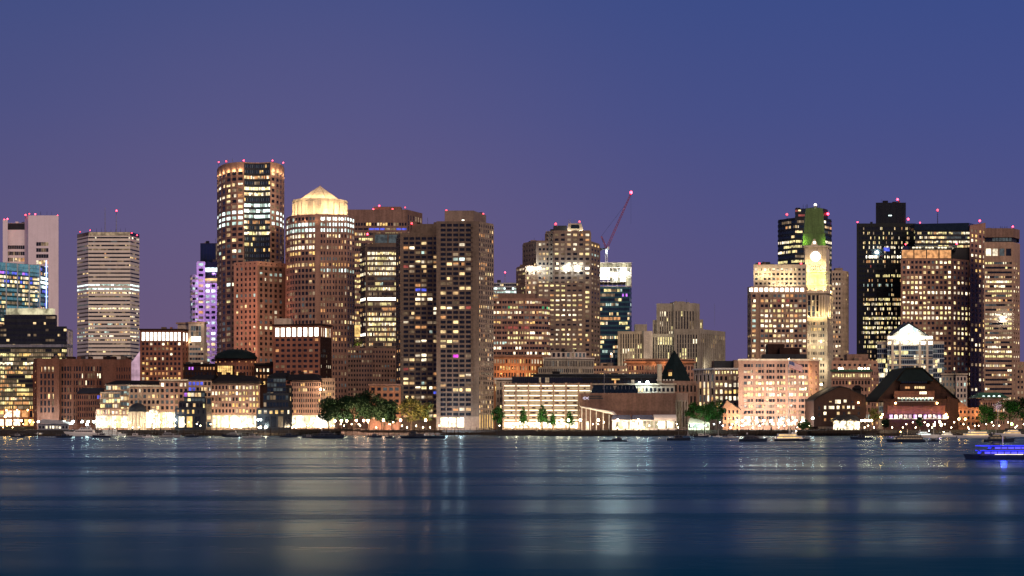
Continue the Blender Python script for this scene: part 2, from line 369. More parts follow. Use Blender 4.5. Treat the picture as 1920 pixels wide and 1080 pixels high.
# --- dark block with a glowing roof band
b = Bld('office_block', 'dark blue-grey office block under a glowing white rooftop band', 'navy_cladding', yvis=665)
v = b.vol([(-22, 1240), (125, 1240)], 612, depth=28, wall='navy_cladding')
v.fac(0, 26, 9, L(.04, 'wd', {2: (.16, 'wwd'), 4: (.05, 'oW')}), yt=614, yb=700, wu=.9, wv=.45, d=.2, style='rib')
v = b.vol([(125.5, 1241), (136, 1262)], 616, depth=10, wall='steel', part='stair_tower')
v.fac(0, 2, 6, L(.5, 'kdb'), wu=.8, wv=.8, d=.2)
v = b.vol([(8, 1245), (104, 1245), (107, 1252)], 590, ybot=612, depth=20, wall='slate', part='penthouse')
v.fac(0, 16, 2, L(.06, 'wd'), wu=.9, wv=.4, d=.2, style='rib')
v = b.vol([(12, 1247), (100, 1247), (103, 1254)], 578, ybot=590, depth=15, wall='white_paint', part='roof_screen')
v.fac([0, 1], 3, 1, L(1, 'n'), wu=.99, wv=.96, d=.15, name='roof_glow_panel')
for w in b.wins: pass
b.done()
# --- yellow lit glass office on the quay
b = Bld('glass_office', 'yellow-lit glass office with a thin overhanging roof beside the dark brick block', 'green_glass_wall')
v = b.vol([(-22, 1080), (116, 1080), (125, 1086)], 652, depth=25, wall='green_glass_wall')
rw = {0: (.0, 'w'), 1: (.7, 'wya'), 2: (.2, 'wyd'), 3: (.8, 'yW')}
v.fac(0, 36, 14, L(.62, 'yywao', rw, off='.d', run=.72), yt=653, yb=768, wu=.86, wv=.62, style='rib', d=.22, mat2='dark_metal')
v.fac(1, 3, 14, L(.5, 'ywd'), yt=653, yb=768, wu=.86, wv=.6, style='rib', d=.22, mat2='dark_metal')
v.fac(0, 9, 2, L(.95, 'aoaS'), yt=768, yb=800, wu=.8, wv=.75, d=.4, mat='brick_orange')
v.slab(646, 651, 1.6, 'steel')
for k in range(7):
    px = -8 + k * 20; m = MB(); m.ball((X(px, 1078), 1078, Z(769, 1078)), .4, 'lamp_wall', 8, 5); b.part('wall_lamp', m)
b.done()
# --- dark brick block
b = Bld('brick_building', 'dark red brick block with columns of narrow windows and a long flat roof', 'brick_deep')
v = b.vol([(63, 1050), (71, 1046), (110, 1046)], 672, depth=30); v.fac(0, 1, 9, L(.35, 'wo'), yt=680, yb=775, wu=.3, wv=.3)
v.fac(1, 4, 7, L(.07, 'wd'), yt=686, yb=775, ml=3, mr=7, wu=.5, wv=.72, d=.5); v.plain(1, yt=672, yb=686, d=.5); v.plain(1, yt=775, d=.43)
v = b.vol([(110.5, 1050), (193, 1050)], 673, depth=30); v.plain(0, yt=673, yb=685, d=.4)
v.fac(0, 14, 8, L(.07, 'wWd', {1: (.3, 'WWwd')}), yt=685, yb=790, ml=4, mr=2, wu=.62, wv=.66, d=.5, every=4, pw=.9)
v = b.vol([(193.5, 1042), (245, 1042)], 674, depth=30); v.plain(0, yt=674, yb=686, d=.4)
v.fac(0, 6, 4, L(.12, 'wd'), yt=686, yb=740, ml=24, wu=.4, wv=.55)
for a, c in ((148, 156), (165, 170), (193, 215), (125, 138)): b.box('roof_unit', a, c, 668.5, 673.5, 1058, 6, 'brick_dark')
b.done()
b = Bld('brick_building', 'low brick building with a dark hipped roof in front of the dark red block', 'brick_deep')
v = b.vol([(145, 1030), (190, 1030)], 738, depth=14); v.fac(0, 11, 5, L(.06, 'wd', {0: (.12, 'b')}), yt=739, yb=795, wu=.55, wv=.6)
m = MB(); D = 1030; m.prism([(X(143, D), D - 1), (X(192, D), D - 1), (X(192, D), D + 15), (X(143, D), D + 15)], Z(738, D) + .01, Z(727, D), 'slate', top=[(X(150, D), D + 5), (X(190, D), D + 5), (X(190, D), D + 10), (X(150, D), D + 10)]); b.part('roof', m)
b.done()
# --- striped octagonal tower
b = Bld('striped_tower', 'beige octagonal tower striped with dark window bands, tall antennas on its roof', 'pale_metal', yvis=672)
v = b.vol([(145, 1772), (166, 1750), (244, 1750), (261, 1772)], 435, depth=30)
rr = {0: (.16, 'Ww'), 1: (.12, 'k'), 4: (.14, 'wW'), 5: (.12, 'wW'), 12: (.9, 'CcC'), 13: (.92, 'cC'), 14: (.75, 'wW'), 18: (.55, 'W'), 20: (.2, 'w'), 22: (.45, 'wc'), 24: (.5, 'wc'), 25: (.45, 'Wc'), 26: (.5, 'w')}
lf = L(.28, 'wdkd', rr, run=.6)
for r in range(6, 12): rr[r] = (.07, 'wk')
for e, c in ((0, 6), (1, 26), (2, 6)): v.fac(e, c, 32, lf, yt=442, yb=678, wu=.9, wv=.38, style='rib', d=.3, mat2='dark_metal')
v.fac([0, 1, 2], 1, 1, L(0), yt=435, yb=442, wu=.99, wv=.9, d=.1, mat='dark_metal')
for r in (15, 16): pass
b.mast(197, 389, 436, 1757, .38); b.mast(218, 398, 436, 1757, .38)
for x, y in ((150, 434.5), (169, 432), (218.5, 395), (247, 437), (257, 441)): b.beacon(x, y, 1753 if y > 400 else 1756.5, .8 if y < 400 else .55)
for x in range(172, 240, 9): b.mast(x, 427 + x % 5, 436, 1760, .14, 'dark_metal')
b.done()
b = Bld('glass_pavilion', 'slanting pink-lit glass wedge squeezed between the striped tower and the brick hotel', 'steel')
v = b.vol([(244, 1200), (262.5, 1200)], 683, depth=12); v.fac(0, 3, 8, L(1, 'p'), yt=683, yb=770, wu=.97, wv=.97, d=.1)
m = MB(); D = 1200; m.face([(X(244, D), D - .1, Z(683, D)), (X(262.5, D), D - .1, Z(683, D)), (X(262.5, D), D - .1, Z(658, D))], 'win_pink')
m.face([(X(262.5, D), D + 12, Z(658, D)), (X(262.5, D), D + 12, Z(683, D)), (X(244, D), D + 12, Z(683, D))], 'win_pink'); m.face([(X(244, D), D - .1, Z(683, D)), (X(262.5, D), D - .1, Z(658, D)), (X(262.5, D), D + 12, Z(658, D)), (X(244, D), D + 12, Z(683, D))], 'steel'); b.part('sloping_top', m)
b.done()
# --- purple lit tower behind
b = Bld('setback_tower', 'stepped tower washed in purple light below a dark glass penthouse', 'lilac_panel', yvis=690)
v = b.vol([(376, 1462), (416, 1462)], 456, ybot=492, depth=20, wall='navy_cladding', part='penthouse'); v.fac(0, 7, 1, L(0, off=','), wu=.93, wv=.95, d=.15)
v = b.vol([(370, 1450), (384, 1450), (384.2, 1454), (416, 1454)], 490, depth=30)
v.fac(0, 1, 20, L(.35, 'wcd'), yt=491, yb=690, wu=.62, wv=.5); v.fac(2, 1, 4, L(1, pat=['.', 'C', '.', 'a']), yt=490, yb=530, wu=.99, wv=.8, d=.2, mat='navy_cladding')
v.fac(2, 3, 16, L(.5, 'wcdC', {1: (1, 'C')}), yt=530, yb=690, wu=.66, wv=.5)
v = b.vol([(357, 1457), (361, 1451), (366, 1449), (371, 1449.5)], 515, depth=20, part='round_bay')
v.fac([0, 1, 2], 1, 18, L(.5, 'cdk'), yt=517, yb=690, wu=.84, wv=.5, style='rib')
for px, py, D in ((363, 520, 1425), (366, 600, 1420), (378, 500, 1425), (384, 560, 1420), (390, 620, 1420), (398, 530, 1425), (378, 660, 1415)): b.flood(px, py, D, 9000, (.62, .30, 1), 1.0)
b.done()
# --- tall round brick and glass tower
b = Bld('round_tower', 'tallest tower, brick drum split by a dark glass bow, flame-like lights at its crown', 'brick_pink', yvis=690)
lft = [(408, 1390), (410.5, 1377), (416, 1366), (424, 1358), (434, 1353), (445, 1350), (457, 1349)]
ctr = [(457, 1349), (467, 1351), (477, 1352), (487, 1352), (497, 1351), (507, 1349)]
rgt = [(507, 1349), (516, 1353), (523.5, 1359), (529, 1368), (532, 1382)]
poly = lft + ctr[1:] + rgt[1:]
v = b.vol(poly, 304, depth=30, Dref=1350)
cold = {7: (1, 'CcC'), 8: (1, 'cC'), 9: (1, 'Cc')}
ra = dict(cold); ra.update({1: (.3, 'cd'), 2: (.75, 'wW'), 3: (.3, 'wd'), 4: (.85, 'wW'), 5: (.25, 'w'), 11: (.35, 'wd'), 12: (.55, 'WwW'), 14: (.45, 'cW'), 20: (.25, 'WC'), 21: (.2, 'C'), 23: (.3, 'Wy'), 25: (.3, 'cw')})
fa = L(.10, 'wdk', ra, run=.5)
for e in range(0, 6): v.fac(e, 1, 34, fa, yt=320, yb=673, wu=.72, wv=.56, d=.4)
rc = dict(cold); rc.update({2: (.8, 'wWo'), 0: (.15, 'a'), 4: (.9, 'WyW'), 5: (.8, 'yWw'), 10: (.55, 'wWo'), 11: (.5, 'ykd'), 12: (.95, 'Wy'), 14: (.2, 'ya'), 15: (.3, 'ya')})
fc = L(.07, 'wa', rc, off=',', run=.5)
for e in range(6, 11): v.fac(e, 3, 35, fc, yt=306, yb=673, wu=.93, wv=.56, d=.18, mat='slate', mat2='mullion', style='rib')
fr = L(.07, 'wdk', cold)
for e in range(11, 15): v.fac(e, 1, 34, fr, yt=320, yb=673, wu=.62, wv=.56, d=.4)
for e in list(range(0, 6)) + list(range(11, 15)):
    v.plain(e, yt=304, yb=320, d=.42)
    A, u, n, l = v.edge(e)
    x, y, z = A[0] + u[0] * l * .5 + n[0] * .85, A[1] + u[1] * l * .5 + n[1] * .85, Z(320.0, 1350)
    m = MB(); m.box(x - .3, x + .3, y - .3, y + .3, z - 1.2, z - .7, 'dark_metal'); b.part('floodlight', m)
    lamp_obj('POINT', 'floodlight_lamp', (x, y, z), 1500, (1, .66, .32), .2)
for x, y, D in ((410, 305, 1374), (457, 302, 1351), (511, 302, 1351), (531, 306, 1372), (424, 303.5, 1358)): b.beacon(x, y - 1, D + 1.5, .5)
for x in (426, 436): b.mast(x, 297, 304, 1360, .15)
b.done()
b = Bld('arched_window_block', 'salmon brick block with rows of small arched windows before the tallest round tower', 'rosy', yvis=690)
v = b.vol([(440, 1334), (483, 1322), (533, 1342)], 490, depth=25, Dref=1324)
v.fac(0, 5, 19, L(.10, 'wk', {5: (.7, 'ck'), 8: (.6, 'wW'), 11: (.3, 'W')}), yt=498, yb=690, ml=2, mr=2, wu=.5, wv=.56, d=.5)
v.fac(1, 5, 19, L(.12, 'wk', {0: (.3, 'W'), 1: (.4, 'c'), 8: (.5, 'Ww'), 11: (.7, 'W')}), yt=498, yb=690, ml=2, mr=4, wu=.55, wv=.56, d=.5, mat='brown')
for e in (0, 1): v.plain(e, yt=490, yb=498, d=.52)
for e in (0, 1):
    A, u, n, l = v.edge(e)
    for c in range(5):
        m = MB(); x = l * (c + .5) / 5; P = lambda a, z: (A[0] + u[0] * a + n[0] * .56, A[1] + u[1] * a + n[1] * .56, z)
        z = Z(494, 1324); m.face([P(x - .7, z), P(x, z - .7), P(x + .7, z), P(x, z + .7)], 'glass'); b.part('round_window', m)
for px, py in ((452, 560), (458, 650), (470, 610)): b.flood(px, py, 1290, 16000, (1, .42, .25), 1.0)  # added salmon fill for the left face, hung clear of the wall
b.done()
# --- pyramid crowned tower
b = Bld('pyramid_tower', 'round brick tower with a brilliantly floodlit drum and pyramid roof', 'brick_pink', yvis=730)
poly = [(536, 1328), (538, 1318), (544, 1309), (553, 1303), (565, 1299), (579, 1297), (592, 1296), (600, 1296), (650, 1298), (664, 1312)]
v = b.vol(poly, 402, depth=30, Dref=1298)
rl = {0: (.5, 'ck'), 1: (1, 'Cc'), 2: (1, 'cC'), 3: (.8, 'wW'), 4: (.75, 'Ww'), 5: (.85, 'wW'), 6: (.4, 'wa'), 8: (.75, 'aw'), 9: (.2, 'w')}
f1 = L(.10, 'wdk', rl)
for e in range(0, 6): v.fac(e, 2, 37, f1, yt=405, yb=803, wu=.72, wv=.58, d=.45, every=2)
v.plain(6, d=.62)
r2 = {0: (1, 'C'), 1: (1, 'Cc'), 2: (.95, 'cC'), 3: (.55, 'wW'), 4: (.6, 'wW'), 5: (.6, 'w'), 8: (.5, 'ao'), 9: (1, 'cC'), 11: (.2, 'k'), 18: (.3, 'w'), 20: (.3, 'w'), 21: (.5, 'ao')}
v.fac(7, 9, 37, L(.14, 'wdk', r2), yt=405, yb=803, wu=.56, wv=.56, d=.45, every=2, pw=.7)
v.fac(8, 3, 37, L(.2, 'wdk', r2), yt=405, yb=803, wu=.7, wv=.56, d=.45)
for k in range(4):
    D = 1296; m = MB(); m.ball((X(605 + k * 12.3, D), D - .5, Z(411, D)), .95, 'win_flood', 12, 6); b.part('round_window', m)
m = MB(); D = 1320; cx, cz = X(600, D), D
oc = [(cx + 19.6 * math.cos(math.pi * (k + .5) / 12), cz + 19.6 * math.sin(math.pi * (k + .5) / 12)) for k in range(24)]
m.prism(oc, Z(402, 1298) - .2, Z(374, 1300), 'cream')
for k in range(24):
    t = math.pi * (k + .5) / 12; x, y = cx + 19.9 * math.cos(t), cz + 19.9 * math.sin(t)
    m.bar((x, y, Z(402, 1298)), (x, y, Z(377, 1300)), .55, 'cream', 6)
b.part('drum', m)
m = MB(); o2 = [(cx + 20.4 * math.cos(math.pi * (k + .5) / 12), cz + 20.4 * math.sin(math.pi * (k + .5) / 12)) for k in range(24)]
m.prism(o2, Z(374, 1300), Z(371, 1300), 'cream'); b.part('cornice', m)
m = MB(); z0, z1 = Z(371.5, 1300), Z(346, 1310)
oc8 = [(cx + 16.5 * math.cos(math.pi * (k + .5) / 4), cz + 16.5 * math.sin(math.pi * (k + .5) / 4)) for k in range(8)]
m.prism(oc8, z0, z1, 'cream', top=[(cx + (p[0] - cx) * .03, cz + (p[1] - cz) * .03) for p in oc8])
for p in oc8: m.bar((p[0], p[1], z0), (cx, cz, z1 + .1), .28, 'tan', 5)
m.ball((cx, cz, z1), .5, 'tan'); b.part('pyramid_roof', m)
for k in range(9):
    t = math.pi * (1.06 + .11 * k); x, y = cx + 22.6 * math.cos(t), cz + 22.6 * math.sin(t); z = Z(401, 1298)
    m = MB(); m.box(x - .35, x + .35, y - .35, y + .35, z, z + .35, 'dark_metal'); b.part('floodlight', m)
    lamp_obj('POINT', 'floodlight_lamp', (x, y, z + 1.4), 9500, (1, .70, .36), .4)
for k in range(7):
    t = math.pi * (1.08 + .14 * k); x, y = cx + 18.5 * math.cos(t), cz + 18.5 * math.sin(t); z = Z(370, 1300)
    lamp_obj('POINT', 'floodlight_lamp', (x, y, z + .9), 8000, (1, .72, .36), .3)
for px in (541, 553, 571, 592):
    D = {541: 1312, 553: 1302, 571: 1297, 592: 1294.5}[px]; b.flood(px, 414, D - 1.2, 260, (1, .62, .35), .25)
b.done()
# --- wide brown tower behind
b = Bld('wide_tower', 'broad brown tower with blank parapet and red beacons behind the pyramid roofed tower', 'brown', yvis=640)
v = b.vol([(640, 1600), (763, 1600), (791, 1628)], 393, depth=40); v.plain(0, yt=393, yb=416); v.plain(1, yt=393, yb=402)
v.fac(0, 24, 1, L(.32, 'aw'), yt=416, yb=425, wu=.7, wv=.62, d=.4); v.fac(0, 12, 1, L(.5, 'b'), yt=425, yb=434, wu=.86, wv=.4, d=.4, style='rib')
v.fac(0, 30, 26, L(.5, 'awyd', run=.6), yt=434, yb=690, wu=.86, wv=.5, style='rib'); v.fac(1, 6, 28, L(.04, 'd'), yt=402, yb=690, wu=.45, wv=.85)
b.box('penthouse', 700, 752, 387.5, 393, 1606, 14, 'brown')
for x, y in ((711, 386), (700, 393), (736, 392), (759.5, 389)): b.beacon(x, y, 1601, .75)
b.done()
# --- golden lit office
b = Bld('lit_office', 'office tower with bands of golden light and one blazing floor, beside the harbour apartments', 'concrete_dark', yvis=730)
v = b.vol([(676, 1264), (686, 1250), (753, 1250)], 458, depth=30, Dref=1250)
rg = {0: (0, 'w'), 1: (.95, 'WyW'), 2: (.95, 'yWW'), 3: (.95, 'WyW'), 4: (.9, 'yWw'), 5: (.96, 'WW'), 6: (.4, 'kd'), 7: (.5, 'wyc'), 8: (.95, 'Wy'), 9: (.35, 'd'), 10: (1, 'F'), 11: (.5, 'yd'), 12: (.3, 'o'), 13: (.5, 'w'), 14: (.85, 'Wy'), 15: (.85, 'yW'), 16: (.8, 'yw'), 17: (.75, 'Ww'), 18: (.4, 'yd'), 19: (.5, 'w'), 20: (.4, 'wW'), 21: (.15, 'g'), 22: (.95, 'WyW'), 23: (.3, 'w'), 24: (.4, 'w'), 25: (.95, 'WW'), 26: (.1, 'd')}
v.fac(1, 24, 27, L(.3, 'wyd', rg, run=.7), yt=461, yb=717, wu=.72, wv=.58, d=.35, ml=3, style='rib')
rg2 = dict(rg); rg2[10] = (1, 'F'); rg2[17] = (1, 'F')
v.fac(0, 4, 27, L(.25, 'wyd', {k: (q * .45, t) for k, (q, t) in rg.items()} | {10: (1, 'F'), 17: (.9, 'F')}), yt=461, yb=717, wu=.66, wv=.55, d=.35, style='rib')
v = b.vol([(700, 1256), (753, 1256)], 437, ybot=458, depth=15, part='plant_room'); v.fac(0, 2, 1, L(0, off='k'), wu=.9, wv=.75, d=.4, ml=2)
v.plain(0, yt=437, yb=440, d=.42)
b.beacon(689, 439, 1258, .7)
b.done()
b = Bld('brown_block', 'narrow brown block of small windows with a lit roof garden below the golden office', 'brown', yvis=745)
v = b.vol([(652, 1180), (698, 1180), (752, 1192)], 652, depth=20)
v.fac(0, 9, 13, L(.06, 'wdk'), yt=655, yb=770, wu=.55, wv=.5); v.fac(1, 10, 13, L(.12, 'wdk'), yt=655, yb=770, wu=.5, wv=.5)
b.box('lit_screen', 665, 675, 610, 631, 1186, 2, 'win_amber')
m = MB()
for k in range(260):
    a, c, e = R.uniform(0, 6.28), R.uniform(0, 1), R.uniform(-1, 1); r = 2.4 * c ** .4
    p = Vector((X(671, 1184) + r * 1.2 * math.cos(a), 1184 + r * math.sin(a), Z(642, 1184) + 2.2 * e))
    q = Vector((R.uniform(-.4, .4), R.uniform(-.4, .4), R.uniform(-.4, .4))); t = Vector((R.uniform(-.4, .4), R.uniform(-.4, .4), R.uniform(-.4, .4)))
    m.face([p - q, p + t, p + q, p - t], 'leaf_yellow_lit')
b.part('roof_garden', m); b.flood(671, 651, 1180.5, 900, (.9, 1, .35), .4)
b.done()
# --- the two harbour apartment towers
PA = ['......', '...w..', 'wW....', '..dc..', '.....w', '..Wwww', 'rw.w.w', '.d.w..', '......', '...d..', '..ow..', '..bb..', '..Wwd.', '..WWW.', '..wd..', '.....W', 'dw...W', '.dw...', 'w...wd', '..oo..', '.d..c.', '.....d', '..WW.w', '......', '......', '..WWd.', 'wwdWd.', '......', 'rw.d..', '.....w', 'wd..d.', 'ww.c..', '..WWWw', '.....b', 'wwdWd.', '......', '...d..', '.w..w.', 'ww..ww']
PB = ['.....', '.....', '.....', '.....', '...w.', '.....', '..d.d', '..cCd', '.wow.', '....d', '...w.', '.w...', 'dd...', '...ww', 'w.w..', '.....', '..d..', 'wW.wr', '.....', 'w....', '..w..', '.....', 'w.w..', '.....', 'WWw..', 'w....', '.....', '..m.d', '.....', '.....', '.....', '...wW', '.....', 'w...d', '..WWW', '.....', '.....', '.....', '..wWw']
b = Bld('apartment_tower', 'rear brown concrete apartment tower of the harbour pair, many warm lit windows', 'concrete_dark', yvis=752)
v = b.vol([(744, 1044), (752, 1030), (828, 1030)], 437, depth=24, Dref=1030)
v.fac(1, 6, 39, L(0, pat=PA), yt=443, yb=784, ml=3.5, mr=5, wu=.8, wv=.58, d=.5); v.plain(1, yt=437, yb=443, d=.5)
v.fac(0, 2, 39, L(.12, 'wo'), yt=443, yb=784, wu=.6, wv=.55, d=.4); v.fac(-3, 5, 39, L(.15, 'wo'), yt=443, yb=784, wu=.6, wv=.55, d=.4)
v = b.vol([(770, 1037), (827, 1037)], 420, ybot=437, depth=12, part='penthouse'); v.plain(0)
b.beacon(772, 419, 1036, .6); b.done()
b = Bld('apartment_tower', 'front brown concrete apartment tower at the water edge, few lit windows and a glowing lobby', 'concrete')
v = b.vol([(820, 1000), (897, 1000), (925, 1013)], 415, depth=24, Dref=1000)
v.fac(0, 5, 40, L(0, pat=PB), yt=418, yb=781, ml=5, mr=13, wu=.8, wv=.6, d=.55, mat='concrete_dark'); v.plain(0, yt=415, yb=418, d=.55, mat='concrete_dark')
v.fac(0, 3, 1, L(1, 'S'), yt=781, yb=803, ml=5, mr=26, wu=.86, wv=.82, d=.55)
v.fac(1, 7, 40, L(.24, 'wwdo', {12: (.6, 'w'), 17: (.6, 'w'), 24: (.6, 'w')}), yt=418, yb=776, wu=.5, wv=.6, d=.2); v.fac(1, 6, 1, L(.9, 'a'), yt=776, yb=804, wu=.35, wv=.9, d=.3)
A, u, n, l = v.edge(0); m4 = 1000 / F
for r in range(40):
    z = Z(418 + 9.075 * (r + .88), 1000); m = MB(); m.fbox(A, u, n, l - 13.5 * m4, l - 10 * m4, z - .25, z + .85, 1.5, 'concrete_dark', .56); b.part('balcony', m)
v = b.vol([(835, 1004), (887, 1004), (910, 1026)], 395, ybot=415, depth=12, part='penthouse', Dref=1004); v.plain(0); v.plain(1)
b.box('wall_light', 866, 870.5, 412, 413.5, 999.2, .4, 'win_flood')
b.beacon(837, 394.5, 1005, .6); b.beacon(906, 401, 1022, .6); b.done()
b = Bld('brick_building', 'orange brick building with a pale cornice partly behind the dark round-topped trees', 'brick_orange')
v = b.vol([(694, 1020), (750, 1020)], 722, depth=8); v.fac(0, 5, 7, L(.35, 'ywd', {0: (.2, 'k'), 1: (.0, '.')}), yt=724, yb=802, wu=.62, wv=.55, d=.5); v.slab(720, 723, 1.0, 'brick_pink'); b.done()
# ================================================================ middle and east
b = Bld('signal_tower', 'distant grey tower with white lit top floors and a red beacon on a thin mast', 'steel', yvis=560)
v = b.vol([(924, 1600), (972, 1600)], 530, depth=25); v.fac(0, 12, 9, L(.2, 'dw', {1: (.75, 'cC'), 2: (.85, 'cC'), 3: (.8, 'aw'), 4: (.7, 'ao'), 5: (.9, 'aw')}), yt=531, yb=590, wu=.9, wv=.55, d=.3, style='rib')
b.mast(947, 513, 530, 1606, .3); b.beacon(947, 510.5, 1605, .95); b.box('plant_box', 932, 939, 525, 530, 1604, 6, 'dark_metal'); b.done()
b = Bld('office_building', 'pinkish office with a rounded corner and wide windows, below the tower with four floodlights', 'brick_pink', yvis=690)
v = b.vol([(920, 1150), (1003, 1150), (1016, 1151.5), (1025, 1155), (1030, 1161), (1032, 1170)], 559, depth=25, Dref=1150)
lo = {0: (.45, 'wyg'), 1: (.6, 'ygk'), 2: (.7, 'wyW'), 3: (.45, 'wk'), 4: (.4, 'wa'), 5: (.2, 'wr'), 6: (.6, 'wW'), 7: (.55, 'wyW'), 8: (.5, 'cw'), 9: (.2, 'W'), 10: (.6, 'yW')}
lf = L(.4, 'wyd', lo, run=.55)
v.fac(0, 16, 13, lf, yt=562, yb=686, wu=.88, wv=.5, d=.35, every=2, style='rib')
for e in (1, 2, 3, 4): v.fac(e, 2, 13, L(.3, 'wyd', lo), yt=562, yb=686, wu=.85, wv=.5, d=.35, style='rib')
v = b.vol([(935, 1157), (1002, 1157), (1006, 1163)], 550.5, ybot=559, depth=14, wall='brown', part='plant_room'); v.plain(0); b.done()
# --- stepped tower with floodlights
b = Bld('stepped_tower', 'broad stepped brown tower with four white floodlights across one floor and a lit crown', 'concrete', yvis=690)
ls = {7: (1, 'WF'), 12: (.75, 'wW'), 13: (.8, 'yW'), 14: (.7, 'wy'), 18: (.5, 'wo'), 21: (.8, 'yw'), 22: (.8, 'yw')}
lf = L(.42, 'wWwd', ls, run=.3)
v = b.vol([(1023, 1307), (1038, 1300), (1107, 1300)], 432, depth=30, Dref=1300)
v.fac(1, 6, 29, lf, yt=436, yb=696, wu=.6, wv=.5, d=.5); v.fac(0, 2, 29, L(.2, 'wd'), yt=436, yb=696, wu=.5, wv=.45, d=.4)
v = b.vol([(1107.3, 1302), (1124, 1322)], 452, depth=18, Dref=1302); v.fac(0, 3, 27, L(.22, 'wad', {2: (.5, 'ca'), 4: (.8, 'Wa')}), yt=454, yb=696, wu=.6, wv=.45, d=.4)
v = b.vol([(981, 1322), (1006, 1304), (1037.6, 1304)], 451, depth=26, Dref=1304)
v.fac(1, 4, 27, L(.35, 'wWd', {5: (1, 'WF'), 2: (.5, 'wm')}), yt=454, yb=696, ml=3, wu=.6, wv=.5, d=.45); v.fac(0, 5, 27, L(.14, 'wd'), yt=454, yb=696, wu=.5, wv=.45, d=.4)
v = b.vol([(969, 1316), (986, 1299), (1008, 1299)], 497, depth=10, Dref=1299, wall='tan')
v.fac(1, 2, 22, L(.4, 'wW', {0: (1, 'F')}), yt=499, yb=696, wu=.6, wv=.5, d=.4); v.fac(0, 6, 22, L(.3, 'ywd', {0: (.8, 'W')}), yt=499, yb=696, wu=.55, wv=.42, d=.4)
v = b.vol([(1008.5, 1296), (1093, 1296)], 530, depth=4, part='lower_wall'); v.fac(0, 8, 18, L(.42, 'wyWd', {2: (.7, 'wW'), 3: (.9, 'yW'), 4: (.7, 'wy'), 11: (.9, 'yw'), 12: (.8, 'yw')}, run=.3), yt=531, yb=696, wu=.6, wv=.36, d=.3)
b.box('plant_room', 1038, 1063, 423, 432, 1304, 12, 'dark_metal')
m = MB(); D = 1303; z0, z1 = Z(432, D), Z(418, D)
m.hexa([(X(1063, D), D, z0), (X(1094, D), D, z0), (X(1094, D), D + 12, z0), (X(1063, D), D + 12, z0), (X(1066, D), D + 3, z1), (X(1090, D), D + 3, z1), (X(1090, D), D + 11, z1), (X(1066, D), D + 11, z1)], 'stone'); b.part('crown', m)
m = MB(); m.hexa([(X(1070, D), D + .2, Z(428, D)), (X(1087, D), D + .2, Z(428, D)), (X(1087, D), D + 2, Z(428, D)), (X(1070, D), D + 2, Z(428, D)), (X(1071, D), D + 1.6, Z(421, D)), (X(1086, D), D + 1.6, Z(421, D)), (X(1086, D), D + 3, Z(421, D)), (X(1071, D), D + 3, Z(421, D))], 'glass'); b.part('louvre', m)
for x in (1068, 1089): b.flood(x, 431, 1299.5, 1200, (1, .9, .65), .4)
for x, D in ((995, 1298), (1012, 1298), (1062, 1298.6), (1083, 1298.6)):
    m = MB(); m.ball((X(x, D), D, Z(503, D)), .75, 'lamp_huge', 8, 6); b.part('floodlight', m)
for x, y in ((1042, 420), (1086.5, 415.5)): b.beacon(x, y, 1307, .9)
for x in (1066, 1069, 1078): b.mast(x, 409 + x % 3, 419, 1310, .13)
b.done()
# --- tower under construction, and its crane
b = Bld('unfinished_tower', 'blue glass tower still under construction, blazing work lights on its open top floors', 'teal_glass', yvis=690)
v = b.vol([(1112, 1420), (1180, 1420), (1184, 1426)], 538, depth=30)
lf = L(.34, 'wykc', {1: (.4, 'v'), 2: (.3, 'yk'), 3: (.5, 'Wc'), 5: (.4, 'wy'), 6: (.5, 'wo'), 7: (.6, 'yw'), 9: (.5, 'y'), 10: (.8, 'wc'), 17: (.55, 'yW')}, off=',', run=.72)
v.fac(0, 20, 17, lf, yt=540, yb=690, wu=.95, wv=.6, d=.2, style='rib'); v.fac(1, 2, 17, L(.4, 'kc', off=','), yt=540, yb=690, wu=.9, wv=.6, d=.2, style='rib')
m = MB(); D = 1421
for k in range(6): m.box(X(1113, D), X(1184.5, D), D, D + 28, Z(538 - k * 9, D), Z(538 - k * 9, D) + .5, 'concrete')
b.part('floor_slab', m)
for k in range(9):
    px = 1114 + k * 8.7; m = MB(); m.bar((X(px, D), D + .8, Z(538, D)), (X(px, D), D + .8, Z(493, D)), .35, 'concrete', 6); b.part('column', m)
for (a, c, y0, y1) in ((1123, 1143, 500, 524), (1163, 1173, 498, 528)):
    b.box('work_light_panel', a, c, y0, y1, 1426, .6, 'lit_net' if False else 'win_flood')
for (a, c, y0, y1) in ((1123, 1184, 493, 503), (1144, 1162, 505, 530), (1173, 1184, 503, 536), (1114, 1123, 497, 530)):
    b.box('safety_net', a, c, y0, y1, 1422.6, .1, 'net_lit')  # netting glows by itself, standing in for the work light on it
for px, py in ((1128, 516), (1137, 512), (1168, 520), (1166, 505), (1154, 522), (1178, 512)):
    m = MB(); m.ball((X(px, 1420), 1420, Z(py, 1420)), .7, 'lamp_huge', 8, 5); b.part('work_lamp', m)
for px, py in ((1130, 508), (1150, 514), (1168, 510)): b.flood(px, py, 1420, 18000, (.9, 1, .97), .8, True)
b.done()
r0 = thing('tower_crane', 'red luffing tower crane with its jib raised over the unfinished glass tower', 'crane', (X(1137, 1430), 1430, Z(495, 1430)))
o = tuple(r0.location); D = 1430
def lattice(a, c, w, mat, n, r=.14):
    m = MB(); a, c = Vector(a), Vector(c); d = (c - a); s1 = Vector((0, 1, 0)) * w; s2 = d.normalized().cross(Vector((0, 1, 0))) * w
    cs = [s1 + s2, s1 - s2, -s1 - s2, -s1 + s2]
    for q in cs: m.bar(a + q, c + q * .6, r, mat, 4)
    for k in range(n):
        f0, f1 = k / n, (k + 1) / n
        for i in range(4):
            p, q = cs[i], cs[(i + 1) % 4]
            m.bar(a + d * f0 + p * (1 - .4 * f0), a + d * f1 + q * (1 - .4 * f1), r * .6, mat, 3)
    return m
